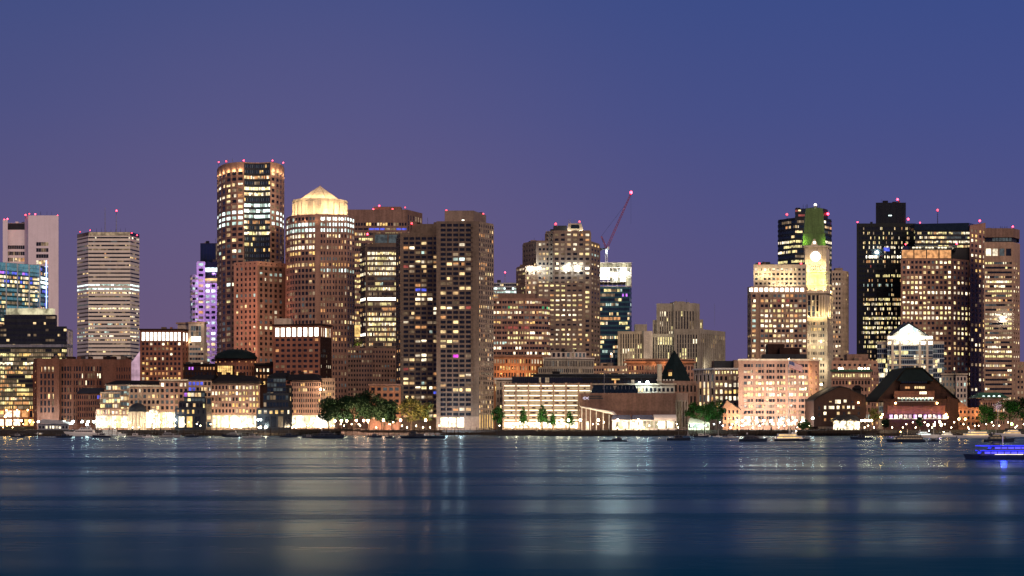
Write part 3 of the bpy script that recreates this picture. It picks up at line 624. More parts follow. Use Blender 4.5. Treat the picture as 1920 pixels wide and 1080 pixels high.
P = lambda px, py: (X(px, D), D, Z(py, D))
lattice(P(1137, 497), P(1137, 468), .9, 'white_paint', 7, .2).build('mast', r0, o)
lattice(P(1137.5, 466), P(1183, 363), .75, 'crane_red', 22, .17).build('jib', r0, o)
lattice(P(1137, 466), P(1127.5, 443), .6, 'crane_red', 6, .16).build('back_frame', r0, o)
m = MB(); m.bar(P(1127.5, 443), P(1176, 379), .07, 'dark_metal', 4); m.build('pendant_rope', r0, o)
m = MB(); m.bar(P(1183, 363), P(1183, 420), .05, 'dark_metal', 4); m.build('hoist_rope', r0, o)
m = MB(); m.box(P(1124, 0)[0], P(1142, 0)[0], D - 1.2, D + 1.2, Z(468, D), Z(465.5, D), 'dark_metal'); m.build('counter_deck', r0, o)
m = MB(); m.box(P(1124, 0)[0], P(1128, 0)[0], D - 1.1, D + 1.1, Z(470, D), Z(465.4, D), 'concrete_dark'); m.build('counterweight', r0, o)
m = MB(); m.box(P(1139, 0)[0], P(1142, 0)[0], D - 2.4, D - 1.0, Z(468, D), Z(463, D), 'white_paint'); m.build('cab', r0, o)
m = MB(); m.ball(P(1183.4, 361), 1.15, 'beacon_red', 8, 6); m.build('beacon', r0, o)
m = MB(); m.ball((X(1137, D), D - 1.6, Z(471, D)), .6, 'lamp_huge', 8, 6); m.build('work_lamp', r0, o)
# --- old orange lit brick and pale terraces
b = Bld('old_brick_building', 'orange lamp-lit old brick warehouse with rows of small windows above the bright garage', 'brick_orange', yvis=730)  # the orange of the street lighting is put into the brick colour
v = b.vol([(926, 1120), (984, 1120), (1022, 1128)], 668, depth=20); lf = L(.38, 'aod')
v.fac(0, 11, 5, lf, yt=671, yb=735, wu=.5, wv=.6, d=.4); v.fac(1, 7, 5, L(.4, 'ao', {0: (.6, 'W')}), yt=671, yb=735, wu=.5, wv=.6, d=.4); v.slab(666, 668.5, .7, 'brick_pink')
for px, py in ((940, 700), (962, 690), (974, 712), (996, 700)): b.flood(px, py, 1115, 900, (1, .45, .13), .5)
b.done()
b = Bld('terraced_building', 'grey stone building rising in three terraces behind the bright parking garage', 'stone_grey', yvis=712)
v = b.vol([(1010, 1102), (1064, 1100), (1112, 1108)], 688, depth=25, Dref=1100); v.fac([0, 1], 14, 3, L(.05, 'wk'), yt=690, yb=720, wu=.5, wv=.7, d=.35)
v = b.vol([(1020, 1106), (1064, 1104), (1112, 1112)], 671, ybot=688, depth=18, Dref=1104, part='terrace'); v.fac([0, 1], 16, 1, L(.08, 'k'), yt=675, yb=688, wu=.5, wv=.8, d=.35); v.slab(670, 672.5, .8, 'white_stone')
v = b.vol([(1034, 1110), (1070, 1109), (1098, 1114)], 660, ybot=671, depth=12, Dref=1109, part='penthouse', wall='white_stone'); v.fac([0, 1], 4, 1, L(.3, 'k'), wu=.55, wv=.7, d=.3); b.done()
b = Bld('white_house', 'white cornice house with dark windows wedged between the apartment tower and the garage', 'white_stone')
v = b.vol([(931, 1046), (974, 1046)], 711, depth=15); v.fac(0, 8, 6, L(.06, 'wk'), yt=714, yb=800, wu=.45, wv=.6, d=.35); v.slab(708.5, 712, 1.3, 'white_paint'); b.done()
# --- garage
b = Bld('parking_garage', 'open parking garage glowing white between its long concrete floor bands', 'tan')
v = b.vol([(944, 1012), (1108, 1012)], 719, depth=34)
def gl(r, c, nr, nc): return 'G' if r % 2 == 0 else R.choice('hhh.')
v.fac(0, 49, 15, gl, yt=721, yb=790, wu=.96, wv=.46, d=.6, style='rib')
v.fac(0, 7, 1, L(1, 'S'), yt=790, yb=804, wu=.86, wv=.8, d=.6)
for k in range(8):
    px = 944 + k * 164 / 7; m = MB(); m.box(X(px, 1012) - .5, X(px, 1012) + .5, 1010.9, 1011.9, GZ, Z(718, 1012), 'tan'); b.part('pier', m)
v = b.vol([(960, 1018), (1092, 1018)], 706, ybot=719, depth=24, wall='black_glass', part='roof_storey'); v.fac(0, 34, 1, L(.12, 'kd'), wu=.9, wv=.7, d=.15, style='rib', mat='dark_metal')
for k in range(10):
    px = 950 + k * 16.5
    lamp_obj('POINT', 'garage_lamp', (X(px, 1008), 1008, Z(797, 1008)), 700, (1, .85, .5), .5)
b.done()
# --- aquarium
b = Bld('aquarium', 'low brown concrete aquarium hall with a white fish emblem and dark angled skylights', 'concrete')
v = b.vol([(1088, 985), (1266, 985), (1287, 1002)], 737, depth=30, wall='hall_concrete', Dref=985)
v.fac(0, 7, 1, L(0), yt=753, yb=803, wu=.02, wv=.02, d=.4); v.plain(0, yt=737, yb=753, d=.6)
A, u, n, l = v.edge(0)
v.fac(1, 4, 1, L(0), yt=750, yb=803, wu=.4, wv=.9, d=.7, mat='concrete_dark'); v.plain(1, yt=737, yb=750, d=.7)
m = MB(); D = 984.2; z = Z(746.5, D)
def arc(x0, x1, h, sgn, r=.13):
    pts = [(X(x0 + (x1 - x0) * k / 8, D), D, z + sgn * h * math.sin(math.pi * (k / 8) ** .85)) for k in range(9)]
    for p, q in zip(pts, pts[1:]): m.bar(p, q, r, 'emblem_white', 5)
arc(1093, 1101, .62, 1); arc(1093, 1101, .62, -1); m.bar((X(1100.5, D), D, z + .0), (X(1104, D), D, z + .75), .13, 'emblem_white', 5); m.bar((X(1100.5, D), D, z), (X(1104, D), D, z - .75), .13, 'emblem_white', 5)
m.bar((X(1096, D), D, z + .5), (X(1096, D), D, z - .5), .1, 'emblem_white', 5); b.part('emblem', m)
for (a, c, y0, y1) in ((1105, 1128, 742, 744), (1105, 1131, 746, 748)): b.box('wall_louvre', a, c, y0, y1, 984.1, .3, 'dark_metal')
m = MB(); D = 992
for (a, c, y, sl) in ((1108, 1150, 722, 5), (1150, 1192, 722, 8)):
    m.hexa([(X(a, D), D, Z(737, D)), (X(c + 5, D), D, Z(737, D)), (X(c + 5, D), D + 14, Z(737, D)), (X(a, D), D + 14, Z(737, D)), (X(a + sl, D), D + 4, Z(y, D)), (X(c, D), D + 4, Z(y, D)), (X(c, D), D + 12, Z(y, D)), (X(a + sl, D), D + 12, Z(y, D))], 'black_glass')
b.part('skylight', m)
for k in range(9):
    px = 1131 + k * 7; m = MB(); m.bar((X(px, 994), 994, Z(738, 994)), (X(px, 994), 994, Z(724, 994)), .09, 'steel', 5); b.part('skylight_bar', m)
b.mast(1133, 693, 737, 990, .16, 'steel')
b.done()
b = Bld('pavilion', 'white open canopy sloping down beside the aquarium wall on slim posts', 'canvas', cat='canopy')
v = b.vol([(1100, 975), (1104, 975)], 790, depth=1, part='kiosk', wall='white_paint')
m = MB(); D = 974; m.hexa([(X(1089, D), D, Z(764, D)), (X(1152, D), D, Z(778, D)), (X(1158, D), D + 9, Z(777, D)), (X(1089, D), D + 9, Z(763, D)), (X(1089, D), D, Z(762.5, D)), (X(1145, D), D, Z(772, D)), (X(1152, D), D + 9, Z(771, D)), (X(1089, D), D + 9, Z(761, D))], 'canvas'); b.part('canopy_roof', m)
for px in (1091, 1099, 1107, 1118, 1131, 1142): m = MB(); m.bar((X(px, 975), 975, GZ), (X(px, 975), 975, Z(764 + (px - 1089) * .2, 975)), .16, 'white_paint', 6); b.part('post', m)
b.done()
for i, (a, c, lab) in enumerate(((1148, 1184, 'glowing white event tent with a dark roof nearest the sloping canopy'), (1185, 1226, 'glowing white event tent with a dark roof beside the rounded one'), (1227, 1268, 'rounded white event tent lit from inside at the end of the aquarium'))):
    D = 972; b = Bld('event_tent', lab, 'canvas', cat='tent', group='event tents at the aquarium')
    v = b.vol([(a, D), (c, D)], 787, depth=10, wall='canvas'); v.fac(0, 6, 1, L(1, 'WnS'), yt=788.5, yb=804, wu=.92, wv=.9, d=.12)
    m = MB(); x0, x1 = X(a - .5, D), X(c + .5, D)
    if i < 2: m.prism([(x0, D - .5), (x1, D - .5), (x1, D + 10.5), (x0, D + 10.5)], Z(787, D) + .01, Z(778, D), 'canvas_blue', top=[(x0 + .8, D + 4), (x1 - .8, D + 4), (x1 - .8, D + 6), (x0 + .8, D + 6)])
    else:
        for k in range(8):
            t0, t1 = math.pi * k / 8, math.pi * (k + 1) / 8; cy, rr = D + 5, 5.4; z = Z(787, D); hh = 2.8
            ax, ac = cy - rr * math.cos(t0), cy - rr * math.cos(t1); za, zc = z + hh * math.sin(t0), z + hh * math.sin(t1)
            m.face([(x0, ax, za), (x1, ax, za), (x1, ac, zc), (x0, ac, zc)], 'canvas')
        m.face([(x0, D + 5 - 5.4 * math.cos(math.pi * k / 8), Z(787, D) + 2.8 * math.sin(math.pi * k / 8)) for k in range(9)][::-1], 'canvas')
        m.face([(x1, D + 5 - 5.4 * math.cos(math.pi * k / 8), Z(787, D) + 2.8 * math.sin(math.pi * k / 8)) for k in range(9)], 'canvas')
    b.part('tent_roof', m); b.done()
    for q in (.25, .75): lamp_obj('POINT', 'tent_lamp', (X(a + (c - a) * q, D - 3), D - 3, Z(793, D)), 380, (1, .62, .42), .4)
# --- long low sheds behind the aquarium
b = Bld('long_shed', 'long low flat-roofed hall with a pale lit edge and one dazzling floodlight behind the aquarium', 'stone_grey')
v = b.vol([(1106, 1034), (1264, 1034)], 721, depth=20); v.fac(0, 20, 2, L(.35, 'wd', {0: (.12, 'w')}), yt=724, yb=752, wu=.6, wv=.5, d=.3); v.slab(719, 721.5, 1.2, 'stone')
m = MB(); m.ball((X(1214, 1031), 1031, Z(717, 1031)), .85, 'lamp_huge', 8, 6); b.part('floodlight', m)
m = MB(); m.bar((X(1214, 1031), 1031, Z(735, 1031)), (X(1214, 1031), 1031, Z(720, 1031)), .15, 'steel'); b.part('floodlight_post', m)
m = MB(); m.ball((X(1199, 1031), 1031, Z(717, 1031)), .4, 'lamp_cool', 8, 6); b.part('floodlight', m)
b.done()
b = Bld('long_shed', 'black flat roofed market hall stretching behind the garage and the floodlit low hall', 'roof_dark')
v = b.vol([(1000, 1066), (1238, 1066)], 703, depth=26, wall='slate'); v.fac(0, 30, 1, L(.06, 'oa'), yt=709, yb=722, wu=.7, wv=.5, d=.2, mat='roof_dark'); v.slab(701, 704, 1.4, 'dark_metal')
b.box('lit_entrance', 1147, 1162, 710, 712.5, 1064.5, 1, 'win_amber'); b.box('lit_entrance', 1152, 1155, 712.5, 720, 1064.7, 1, 'win_orange'); b.done()
# --- art deco courthouse
b = Bld('stone_courthouse', 'stepped pale stone courthouse with tall slit windows, mostly dark, before the purple sky', 'stone_grey', yvis=700)
slit = L(.10, 'y', off='.'); D = 1408
v = b.vol([(1233, D), (1262, D), (1265, D - 3), (1302, D - 3), (1310, D + 4)], 569, depth=24, Dref=D)
v.fac(0, 6, 6, L(.12, 'yW'), yt=584, yb=640, ml=3, wu=.36, wv=.97, d=.9); v.plain(0, yt=569, yb=584, d=.9); v.fac(2, 7, 6, L(.08, 'y'), yt=584, yb=640, wu=.4, wv=.97, d=.9); v.plain(2, yt=569, yb=584, d=.9); v.plain(1, d=.6); v.fac(3, 2, 3, L(0), yt=584, yb=630, wu=.3, wv=.8, d=.6); v.plain(3, yt=569, yb=584, d=.6)
b.box('penthouse', 1262, 1286, 566, 569.5, D + 6, 12, 'stone_grey')
v = b.vol([(1225, D + 2), (1232.6, D + 2)], 600, depth=18, part='shoulder'); v.fac(0, 2, 4, DARK, yt=606, yb=690, wu=.3, wv=.8, d=.5); v.plain(0, yt=600, yb=606, d=.5)
v = b.vol([(1306, D + 8), (1317, D + 8)], 599, depth=18, part='shoulder'); v.fac(0, 2, 3, L(.3, 'y'), yt=604, yb=640, wu=.3, wv=.8, d=.5); v.plain(0, yt=599, yb=604, d=.5)
v = b.vol([(1160, 1402), (1204, 1402), (1208, 1398), (1222, 1398)], 621, depth=24, Dref=1400, part='wing', wall='stone')
v.fac(0, 9, 7, L(.22, 'yW', {0: (0, 'y'), 1: (0, 'y')}), yt=626, yb=690, ml=2, wu=.42, wv=.95, d=.8); v.plain(0, yt=621, yb=626, d=.8); v.plain(2, d=.5, mat='white_stone'); v.plain(1)
b.box('penthouse', 1191, 1213, 608, 621, 1410, 12, 'stone_grey')
v = b.vol([(1223, 1404), (1265, 1404)], 626, depth=10, part='link'); v.fac(0, 9, 4, L(.05, 'y'), yt=632, yb=690, wu=.4, wv=.97, d=.7); v.plain(0, yt=626, yb=632, d=.7)
v = b.vol([(1265, 1393), (1311, 1393), (1357, 1432)], 617, depth=20, Dref=1393, part='wing')
v.fac(0, 8, 8, L(.18, 'yW', {0: (.05, 'y')}), yt=627, yb=696, ml=3, mr=3, wu=.42, wv=.92, d=.8); v.plain(0, yt=617, yb=627, d=.8)
v.fac(1, 12, 8, L(.16, 'yw', {5: (.6, 'yw')}), yt=625, yb=696, wu=.42, wv=.9, d=1.0); v.plain(1, yt=617, yb=625, d=1.0)
for px in (1192, 1212, 1240, 1270, 1300, 1340): b.mast(px, 612 if px > 1310 else (604 if px < 1220 else 563), 621 if px < 1220 else 570, 1416, .1)
for px, py, D in ((1180, 690, 1385), (1214, 690, 1385), (1290, 700, 1378), (1330, 690, 1395), (1245, 640, 1392)): b.flood(px, py, D, 2600, (1, .86, .62), .8)
b.done()
# --- low classical row
b = Bld('classical_hall', 'low domed market hall with an orange-lit curved cornice below the stone courthouse', 'brick_pink', yvis=720)
v = b.vol([(1174, 1200), (1232, 1196), (1300, 1200)], 674, depth=20, Dref=1198); v.fac([0, 1], 12, 3, L(.12, 'aw'), yt=684, yb=720, wu=.5, wv=.6, d=.35); v.slab(677, 681, 1.6, 'brick_orange'); v.slab(672.5, 675, 1.0, 'tan')
for px in (1185, 1205, 1225, 1245, 1280): b.flood(px, 683.5, 1194, 330, (1, .5, .2), .3)
b.done()
b = Bld('low_office', 'small flat building with a few warm windows at the foot of the unfinished tower', 'tan', yvis=712)
v = b.vol([(1108, 1160), (1176, 1160)], 686, depth=14); v.fac(0, 14, 3, L(.2, 'waW'), yt=689, yb=716, wu=.6, wv=.5, d=.3)
b.box('penthouse', 1128, 1150, 680, 686, 1166, 6, 'concrete_dark'); b.mast(1146, 664, 686, 1158, .18, 'steel'); m = MB(); m.ball((X(1146, 1158), 1158, Z(663.5, 1158)), .4, 'lamp_small', 8, 5); b.part('lamp', m); b.done()
# --- steep pyramid roof
b = Bld('castle_building', 'dark stone building under a steep black-green pyramid roof with a square chimney', 'granite')
v = b.vol([(1229, 1068), (1263, 1062), (1306, 1072)], 714, depth=22, wall='brown', Dref=1064); v.fac(0, 6, 4, L(.10, 'aw'), yt=718, yb=800, wu=.5, wv=.6, d=.4); v.fac(1, 6, 4, L(.03, 'a'), yt=718, yb=800, wu=.5, wv=.6, d=.4)
m = MB(); D = 1066; bs = [(X(1237, D), D + 3), (X(1263, D), D - 2), (X(1297, D), D + 6), (X(1270, D), D + 17)]; cx, cy = X(1264.5, D + 6), D + 6
m.prism(bs, Z(714, D), Z(686, D), 'roof_black', top=[(cx + (p[0] - cx) * .62, cy + (p[1] - cy) * .62) for p in bs])
m.prism([(cx + (p[0] - cx) * .62, cy + (p[1] - cy) * .62) for p in bs], Z(686, D) + .001, Z(656.5, D), 'roof_black', top=[(cx + (p[0] - cx) * .02, cy + (p[1] - cy) * .02) for p in bs]); b.part('pyramid_roof', m)
m = MB(); m.box(X(1252, D), X(1261, D), D - .2, D + 4, Z(706, D), Z(693, D), 'brick_dark'); m.box(X(1253.5, D), X(1259.5, D), D - .3, D - .2, Z(704.5, D), Z(698, D), 'win_amber'); b.part('dormer', m)
m = MB(); m.box(X(1232, D), X(1240, D), D - 3, D - .5, Z(718, D), Z(684, D), 'stone'); m.box(X(1231.4, D), X(1240.6, D), D - 3.2, D - .3, Z(685.5, D), Z(683, D), 'stone'); b.part('chimney', m)
for k in range(6):
    px = 1229.5 + k * 6; m = MB(); m.box(X(px, D), X(px + 3.4, D), D - 5.2, D - 4.2, Z(714, D), Z(711.5, D), 'white_stone'); b.part('battlement', m)
b.done()
b = Bld('stone_block', 'white stone block with tall lit windows on its narrow side and an attic row glowing', 'white_stone')
v = b.vol([(1303, 1094), (1340, 1080), (1390, 1080)], 692, depth=24, Dref=1080)
v.fac(0, 5, 5, L(.55, 'wWk'), yt=702, yb=766, wu=.5, wv=.9, d=.5); v.fac(0, 9, 1, L(.1, 'w'), yt=692, yb=702, wu=.5, wv=.55, d=.5)
v.fac(1, 9, 1, L(.9, 'Wy'), yt=694, yb=703, wu=.55, wv=.6, d=.45, mat='tan'); v.fac(1, 6, 6, L(.5, 'aWw', {0: (.2, 'k')}), yt=703, yb=778, wu=.6, wv=.6, d=.45, mat='tan', every=2)
v.slab(690, 693, 1.1, 'white_paint')
b.box('plant_room', 1338, 1375, 676.5, 692, 1090, 10, 'dark_metal'); b.box('lift_tower', 1376, 1389, 675, 691, 1086, 6, 'tan'); b.done()
# --- pink lit office by the flag
b = Bld('bay_office', 'pink floodlit stone office with six wide window bays behind the tall flagpole', 'cream')
v = b.vol([(1386, 1030), (1515, 1030), (1534, 1043)], 675, depth=26, Dref=1030, wall='brick_pink')
lk = {0: (.3, 'kkkb'), 1: (.2, 'kkw'), 2: (.65, 'wWk'), 3: (.85, 'yWk'), 4: (.9, 'WyW'), 5: (.7, 'yW'), 6: (.5, 'kwW'), 7: (.65, 'yk'), 8: (.5, 'wk')}
v.fac(0, 18, 11, L(.6, 'WkS', lk, run=.5), yt=680, yb=800, ml=8, wu=.84, wv=.52, d=.5, every=3, pw=.75)
v.plain(0, yt=675, yb=680, d=.5); v.plain(1, yt=675, yb=680, d=.5)
v.fac(1, 2, 11, L(.3, 'wa'), yt=680, yb=800, wu=.3, wv=.4, d=.45, mat='rosy'); v.slab(673, 676, .9, 'cream')
for a, c, y0, y1, D in ((1440, 1470, 645, 672, 1048), (1462, 1500, 652, 673, 1043), (1432, 1513, 664, 673.5, 1040)): b.box('plant_room', a, c, y0, y1, D, 10, 'brick_dark' if a != 1432 else 'dark_metal')
for px in (1390, 1412, 1434, 1456, 1478, 1500): b.flood(px, 796, 1008, 8000, (1, .80, .60), 1.0); b.flood(px, 758, 1012, 3800, (1, .74, .54), 1.0)
for py in (780, 740, 700): b.flood(1532, py, 1026, 2500, (1, .55, .22), .8)
b.done()
# --- office with setbacks beside the clock tower
b = Bld('setback_office', 'gold lit office with setbacks and a row of round white lamps, against the clock tower', 'tan', yvis=690)
v = b.vol([(1403, 1222), (1409, 1215), (1512, 1215)], 537, depth=26, Dref=1215)
pt = {0: (.35, 'wk'), 1: (.4, 'kwr'), 2: (.6, 'Wyk'), 3: (.7, 'yWw'), 4: (.65, 'Ww'), 5: (.7, 'Ww'), 9: (.8, 'W'), 8: (.4, 'kw'), 12: (.4, 'wW')}
v.fac(1, 1, 16, L(.75, 'WcWw'), yt=550, yb=700, mr=94, wu=.7, wv=.55, d=.5, fill=False)
v.fac(1, 11, 16, L(.58, 'WywWk', pt, run=.4), yt=550, yb=700, ml=16, wu=.7, wv=.55, d=.5, fill=False)
v.fac(0, 2, 16, L(.35, 'wk'), yt=550, yb=700, wu=.5, wv=.5, d=.5)
v.plain(1, yt=537, yb=550, d=.5); v.plain(0, yt=537, yb=550, d=.5)
for k in range(11):
    px = 1408 + k * 9.6; m = MB(); D = 1214.3; m.box(X(px, D) - 1.05, X(px, D) + 1.05, D - .35, D, Z(546.5, D), Z(540, D), 'win_flood'); b.part('light_panel', m)
v = b.vol([(1414, 1224), (1511, 1224)], 496, ybot=537, depth=18, part='upper_storeys', wall='cream')
v.fac(0, 12, 4, L(.3, 'kw', {0: (.5, 'W')}), yt=501, yb=536, wu=.6, wv=.5, d=.45); v.plain(0, yt=496, yb=501, d=.45)
for px in (1421, 1434, 1444, 1470, 1482): b.flood(px, 515, 1220, 900, (1, .78, .45), .4)
for px in (1451, 1466, 1477, 1491): b.flood(px, 535, 1220, 900, (1, .8, .5), .4)
for px, py in ((1424, 494), (1502, 494)): b.beacon(px, py, 1226, .6)
b.box('roof_unit', 1417, 1428, 493, 496.5, 1230, 5, 'dark_metal')
b.done()
# --- custom house clock tower
b = Bld('clock_tower', 'floodlit white stone clock tower with a green-lit steep roof and a glowing clock face', 'stone', cat='clock tower', yvis=720)
D = 1238
v = b.vol([(1497, D + 4), (1503, D), (1550, D), (1561, D + 12)], 597, depth=22, Dref=D, part='shaft')
v.fac(1, 9, 12, L(.5, 'wyaWk', run=.6), yt=601, yb=735, ml=3, mr=4, wu=.66, wv=.5, d=.5, every=3, pw=.9); v.plain(1, yt=597, yb=601, d=.5)
v.fac(2, 3, 12, L(.1, 'w'), yt=601, yb=735, wu=.3, wv=.4, d=.5); v.plain(0)
v = b.vol([(1499, D + 3), (1504, D + .6), (1549, D + .6), (1560, D + 12)], 549, ybot=597, depth=21, Dref=D, part='colonnade')
v.fac(1, 3, 4, L(.5, 'wyk', {0: (.0, 'k')}), yt=553, yb=594, ml=9, mr=12, wu=.66, wv=.95, d=.8); v.fac(2, 3, 3, L(.1, 'w'), yt=553, yb=594, wu=.4, wv=.9, d=.8)
for k in range(5):
    px = 1536 + k * 5.2; dd = D - .9 + max(0, px - 1549) * 1.0; m = MB(); m.bar((X(px, dd), dd, Z(594, D)), (X(px, dd), dd, Z(554, D)), .55, 'cream', 8); b.part('column', m)
v.slab(544, 550, 1.5, 'cream'); v.slab(594.5, 597.5, 1.1, 'stone')
v = b.vol([(1502, D + 4), (1507, D + 2), (1548, D + 2), (1557, D + 10)], 533, ybot=549, depth=18, Dref=D, part='attic', wall='cream'); v.fac(1, 3, 1, L(0), wu=.1, wv=.2, d=.4); v.slab(532, 535, .7, 'cream')
v = b.vol([(1505, D + 4), (1509, D + 3), (1547, D + 3), (1555, D + 10)], 508, ybot=533, depth=16, Dref=D, part='terrace_storey', wall='cream'); v.plain(1, d=.3); v.plain(2, d=.3); v.slab(507, 510, .8, 'cream')
v = b.vol([(1507.5, D + 5), (1510, D + 4), (1548, D + 4), (1554, D + 11)], 462, ybot=508, depth=15, Dref=D, part='clock_storey', wall='cream'); v.plain(2, d=.35)
A, u, n, l = v.edge(1); v.mb.fbox(A, u, n, -.3, 2.2, Z(508, D), Z(462, D), .6, 'cream'); v.mb.fbox(A, u, n, l - 2.2, l + .3, Z(508, D), Z(462, D), .6, 'cream'); v.mb.fbox(A, u, n, 2.2, l - 2.2, Z(466, D), Z(462, D), .45, 'cream')
v.fac(1, 5, 2, L(0, off='d'), yt=496, yb=507, ml=9, mr=9, wu=.5, wv=.5, d=.3); v.slab(459.5, 463, 1.3, 'cream')
dd = D + 3.5; cx, cz = X(1529, dd), Z(481, dd)
m = MB(); ring = [(cx + 3.7 * math.cos(t * math.pi / 14), cz + 3.7 * math.sin(t * math.pi / 14)) for t in range(28)]
m.face([(p[0], dd - .05, p[1]) for p in ring], 'win_flood')
b.part('clock_face', m)
m = MB()
for t in range(28):
    a, c = ring[t], ring[(t + 1) % 28]; m.bar((a[0], dd - .1, a[1]), (c[0], dd - .1, c[1]), .2, 'tan', 5)
for t in range(12):
    q = t * math.pi / 6; m.bar((cx + 2.8 * math.cos(q), dd - .12, cz + 2.8 * math.sin(q)), (cx + 3.3 * math.cos(q), dd - .12, cz + 3.3 * math.sin(q)), .12, 'dark_metal', 4)
b.part('clock_dial', m)
m = MB(); m.bar((cx, dd - .2, cz), (cx - 1.6, dd - .2, cz + 1.3), .14, 'dark_metal', 4); m.bar((cx, dd - .2, cz), (cx + .5, dd - .2, cz + 2.7), .11, 'dark_metal', 4); b.part('clock_hand', m)
# steep green roof in two stages, and the lantern
m = MB(); q0 = [(X(1506.5, D), D + 4), (X(1550, D), D + 4), (X(1554, D), D + 19), (X(1511, D), D + 19)]
cx2, cy2 = X(1529, D + 11), D + 11.5
sh = lambda s: [(cx2 + (p[0] - cx2) * s, cy2 + (p[1] - cy2) * s) for p in q0]
m.prism(sh(1.0), Z(459, D), Z(436, D), 'patina', top=sh(.95))
m.prism(sh(.90), Z(436, D) + .001, Z(389, D), 'patina', top=sh(.74)); m.prism(sh(.74), Z(389, D), Z(385, D), 'patina', top=sh(.12)); b.part('steep_roof', m)
m = MB(); m.hexa([(X(1522, D), D + 3.4, Z(459, D)), (X(1535, D), D + 3.4, Z(459, D)), (X(1535, D), D + 7, Z(459, D)), (X(1522, D), D + 7, Z(459, D)), (X(1527, D), D + 3.4, Z(447, D)), (X(1530, D), D + 3.4, Z(447, D)), (X(1530, D), D + 7, Z(447, D)), (X(1527, D), D + 7, Z(447, D))], 'cream'); m.ball((X(1528.5, D), D + 3.2, Z(454, D)), .8, 'win_flood', 10, 6); b.part('pediment', m)
m = MB(); m.bar((cx2, cy2, Z(386, D)), (cx2, cy2, Z(382, D)), .9, 'stone', 8); m.ball((cx2, cy2, Z(380.5, D)), 1.0, 'win_flood', 10, 6); b.part('lantern', m)
GR = (.66, 1, .16); WH = (1, .74, .36)
for px in (1508, 1551): b.flood(px, 453, D + 1.6, 1000, GR, .4)
for px in (1506, 1552): b.flood(px, 444, D + 3.2, 120, GR, .4)
for px in (1514, 1522, 1541, 1550): b.flood(px, 529, D - .5, 2300, (.45, 1, .14) if px in (1522, 1541) else (.9, 1, .30), .5)
for px in (1512, 1520, 1538, 1547): b.flood(px, 505, D + .2, 3400, WH, .4)
for px in (1512, 1529, 1546): b.flood(px, 543, D - 1.2, 1100, WH, .4)
for px in (1507, 1520, 1533, 1546): b.flood(px, 592, D - 4.0, 1900, WH, .5)
b.flood(1556, 590, D + 1, 4500, WH, .5); b.flood(1559, 548, D + 4, 2600, WH, .4)
for px, py in ((1506, 700), (1528, 690), (1552, 690), (1515, 640), (1545, 640)): b.flood(px, py, D - 7, 3200, (1, .86, .6), .8)
b.done()
# --- dark tower behind the clock tower
b = Bld('dark_tower', 'black glass tower with red beacons standing directly behind the green clock tower roof', 'dark_metal', yvis=520)
v = b.vol([(1459, 1440), (1491, 1424), (1545, 1424), (1559, 1438)], 408, depth=28, Dref=1424, wall='navy_cladding')
rd = {0: (.1, 'W'), 1: (.1, 'w'), 4: (.6, 'Wyk'), 5: (.5, 'yw'), 6: (.55, 'yWw'), 7: (.35, 'kw'), 8: (.4, 'y'), 9: (.8, 'W')}
for e, c in ((0, 9), (1, 16), (2, 4)): v.fac(e, c, 22, L(.12, 'wk', rd, off=',', run=.6), yt=411, yb=615, wu=.94, wv=.5, d=.25, style='rib', mat='navy_cladding')
v = b.vol([(1491, 1428), (1545, 1428), (1552, 1436)], 391, ybot=408, depth=18, part='penthouse', wall='navy_cladding'); v.fac(0, 10, 2, L(.1, 'wr', off=','), wu=.9, wv=.45, d=.2, style='rib')
for x, y in ((1475.5, 402), (1552, 401)): b.beacon(x, y, 1432, .95)
for x in (1506, 1511, 1514, 1533, 1537): b.mast(x, 381 + x % 4, 392, 1434, .14, 'dark_metal')
b.done()
b = Bld('slab_tower', 'slim beige concrete tower of small windows to the east of the clock tower', 'beige', yvis=680)
v = b.vol([(1556, 1500), (1577, 1500), (1590, 1512)], 507, depth=20, Dref=1500)
v.fac(0, 3, 20, L(.22, 'wWo'), yt=510, yb=690, ml=4, wu=.62, wv=.5, d=.5); v.fac(1, 5, 20, L(.12, 'wd'), yt=510, yb=690, wu=.45, wv=.45, d=.5); v.plain(0, yt=507, yb=510); v.plain(1, yt=507, yb=510)
b.box('penthouse', 1566, 1580, 502.5, 507, 1506, 8, 'concrete'); b.done()
# --- brick row under the dark tower
b = Bld('brick_building', 'brick office with a pale green cornice and small white lamps, below the slim beige tower', 'brick_pink', yvis=790)
v = b.vol([(1560, 1132), (1645, 1132)], 676, depth=20); v.fac(0, 9, 4, L(.15, 'wd'), yt=680, yb=715, wu=.5, wv=.5, d=.4)
b.box('penthouse', 1588, 1628, 664, 676, 1138, 10, 'brown')
v = b.vol([(1560, 1112), (1632, 1112)], 694, depth=18, part='front_wing'); v.fac(0, 15, 1, L(.8, 'yw'), yt=700, yb=708, wu=.6, wv=.75, d=.3, mat='tan', every=5, pw=.9); v.fac(0, 12, 7, L(.22, 'wac'), yt=711, yb=800, wu=.55, wv=.55, d=.4); v.slab(693, 697, 1.2, 'copper_green'); v.slab(708, 711, .9, 'tan')
v = b.vol([(1633, 1118), (1646, 1126)], 690, depth=8, part='side_wing'); v.fac(0, 3, 9, L(.2, 'wa'), yt=694, yb=800, wu=.5, wv=.5, d=.4)
for px in (1574, 1579, 1611, 1616, 1622, 1628): m = MB(); m.ball((X(px, 1113), 1113, Z(691, 1113)), .55, 'lamp_small', 8, 5); b.part('roof_lamp', m)
b.done()
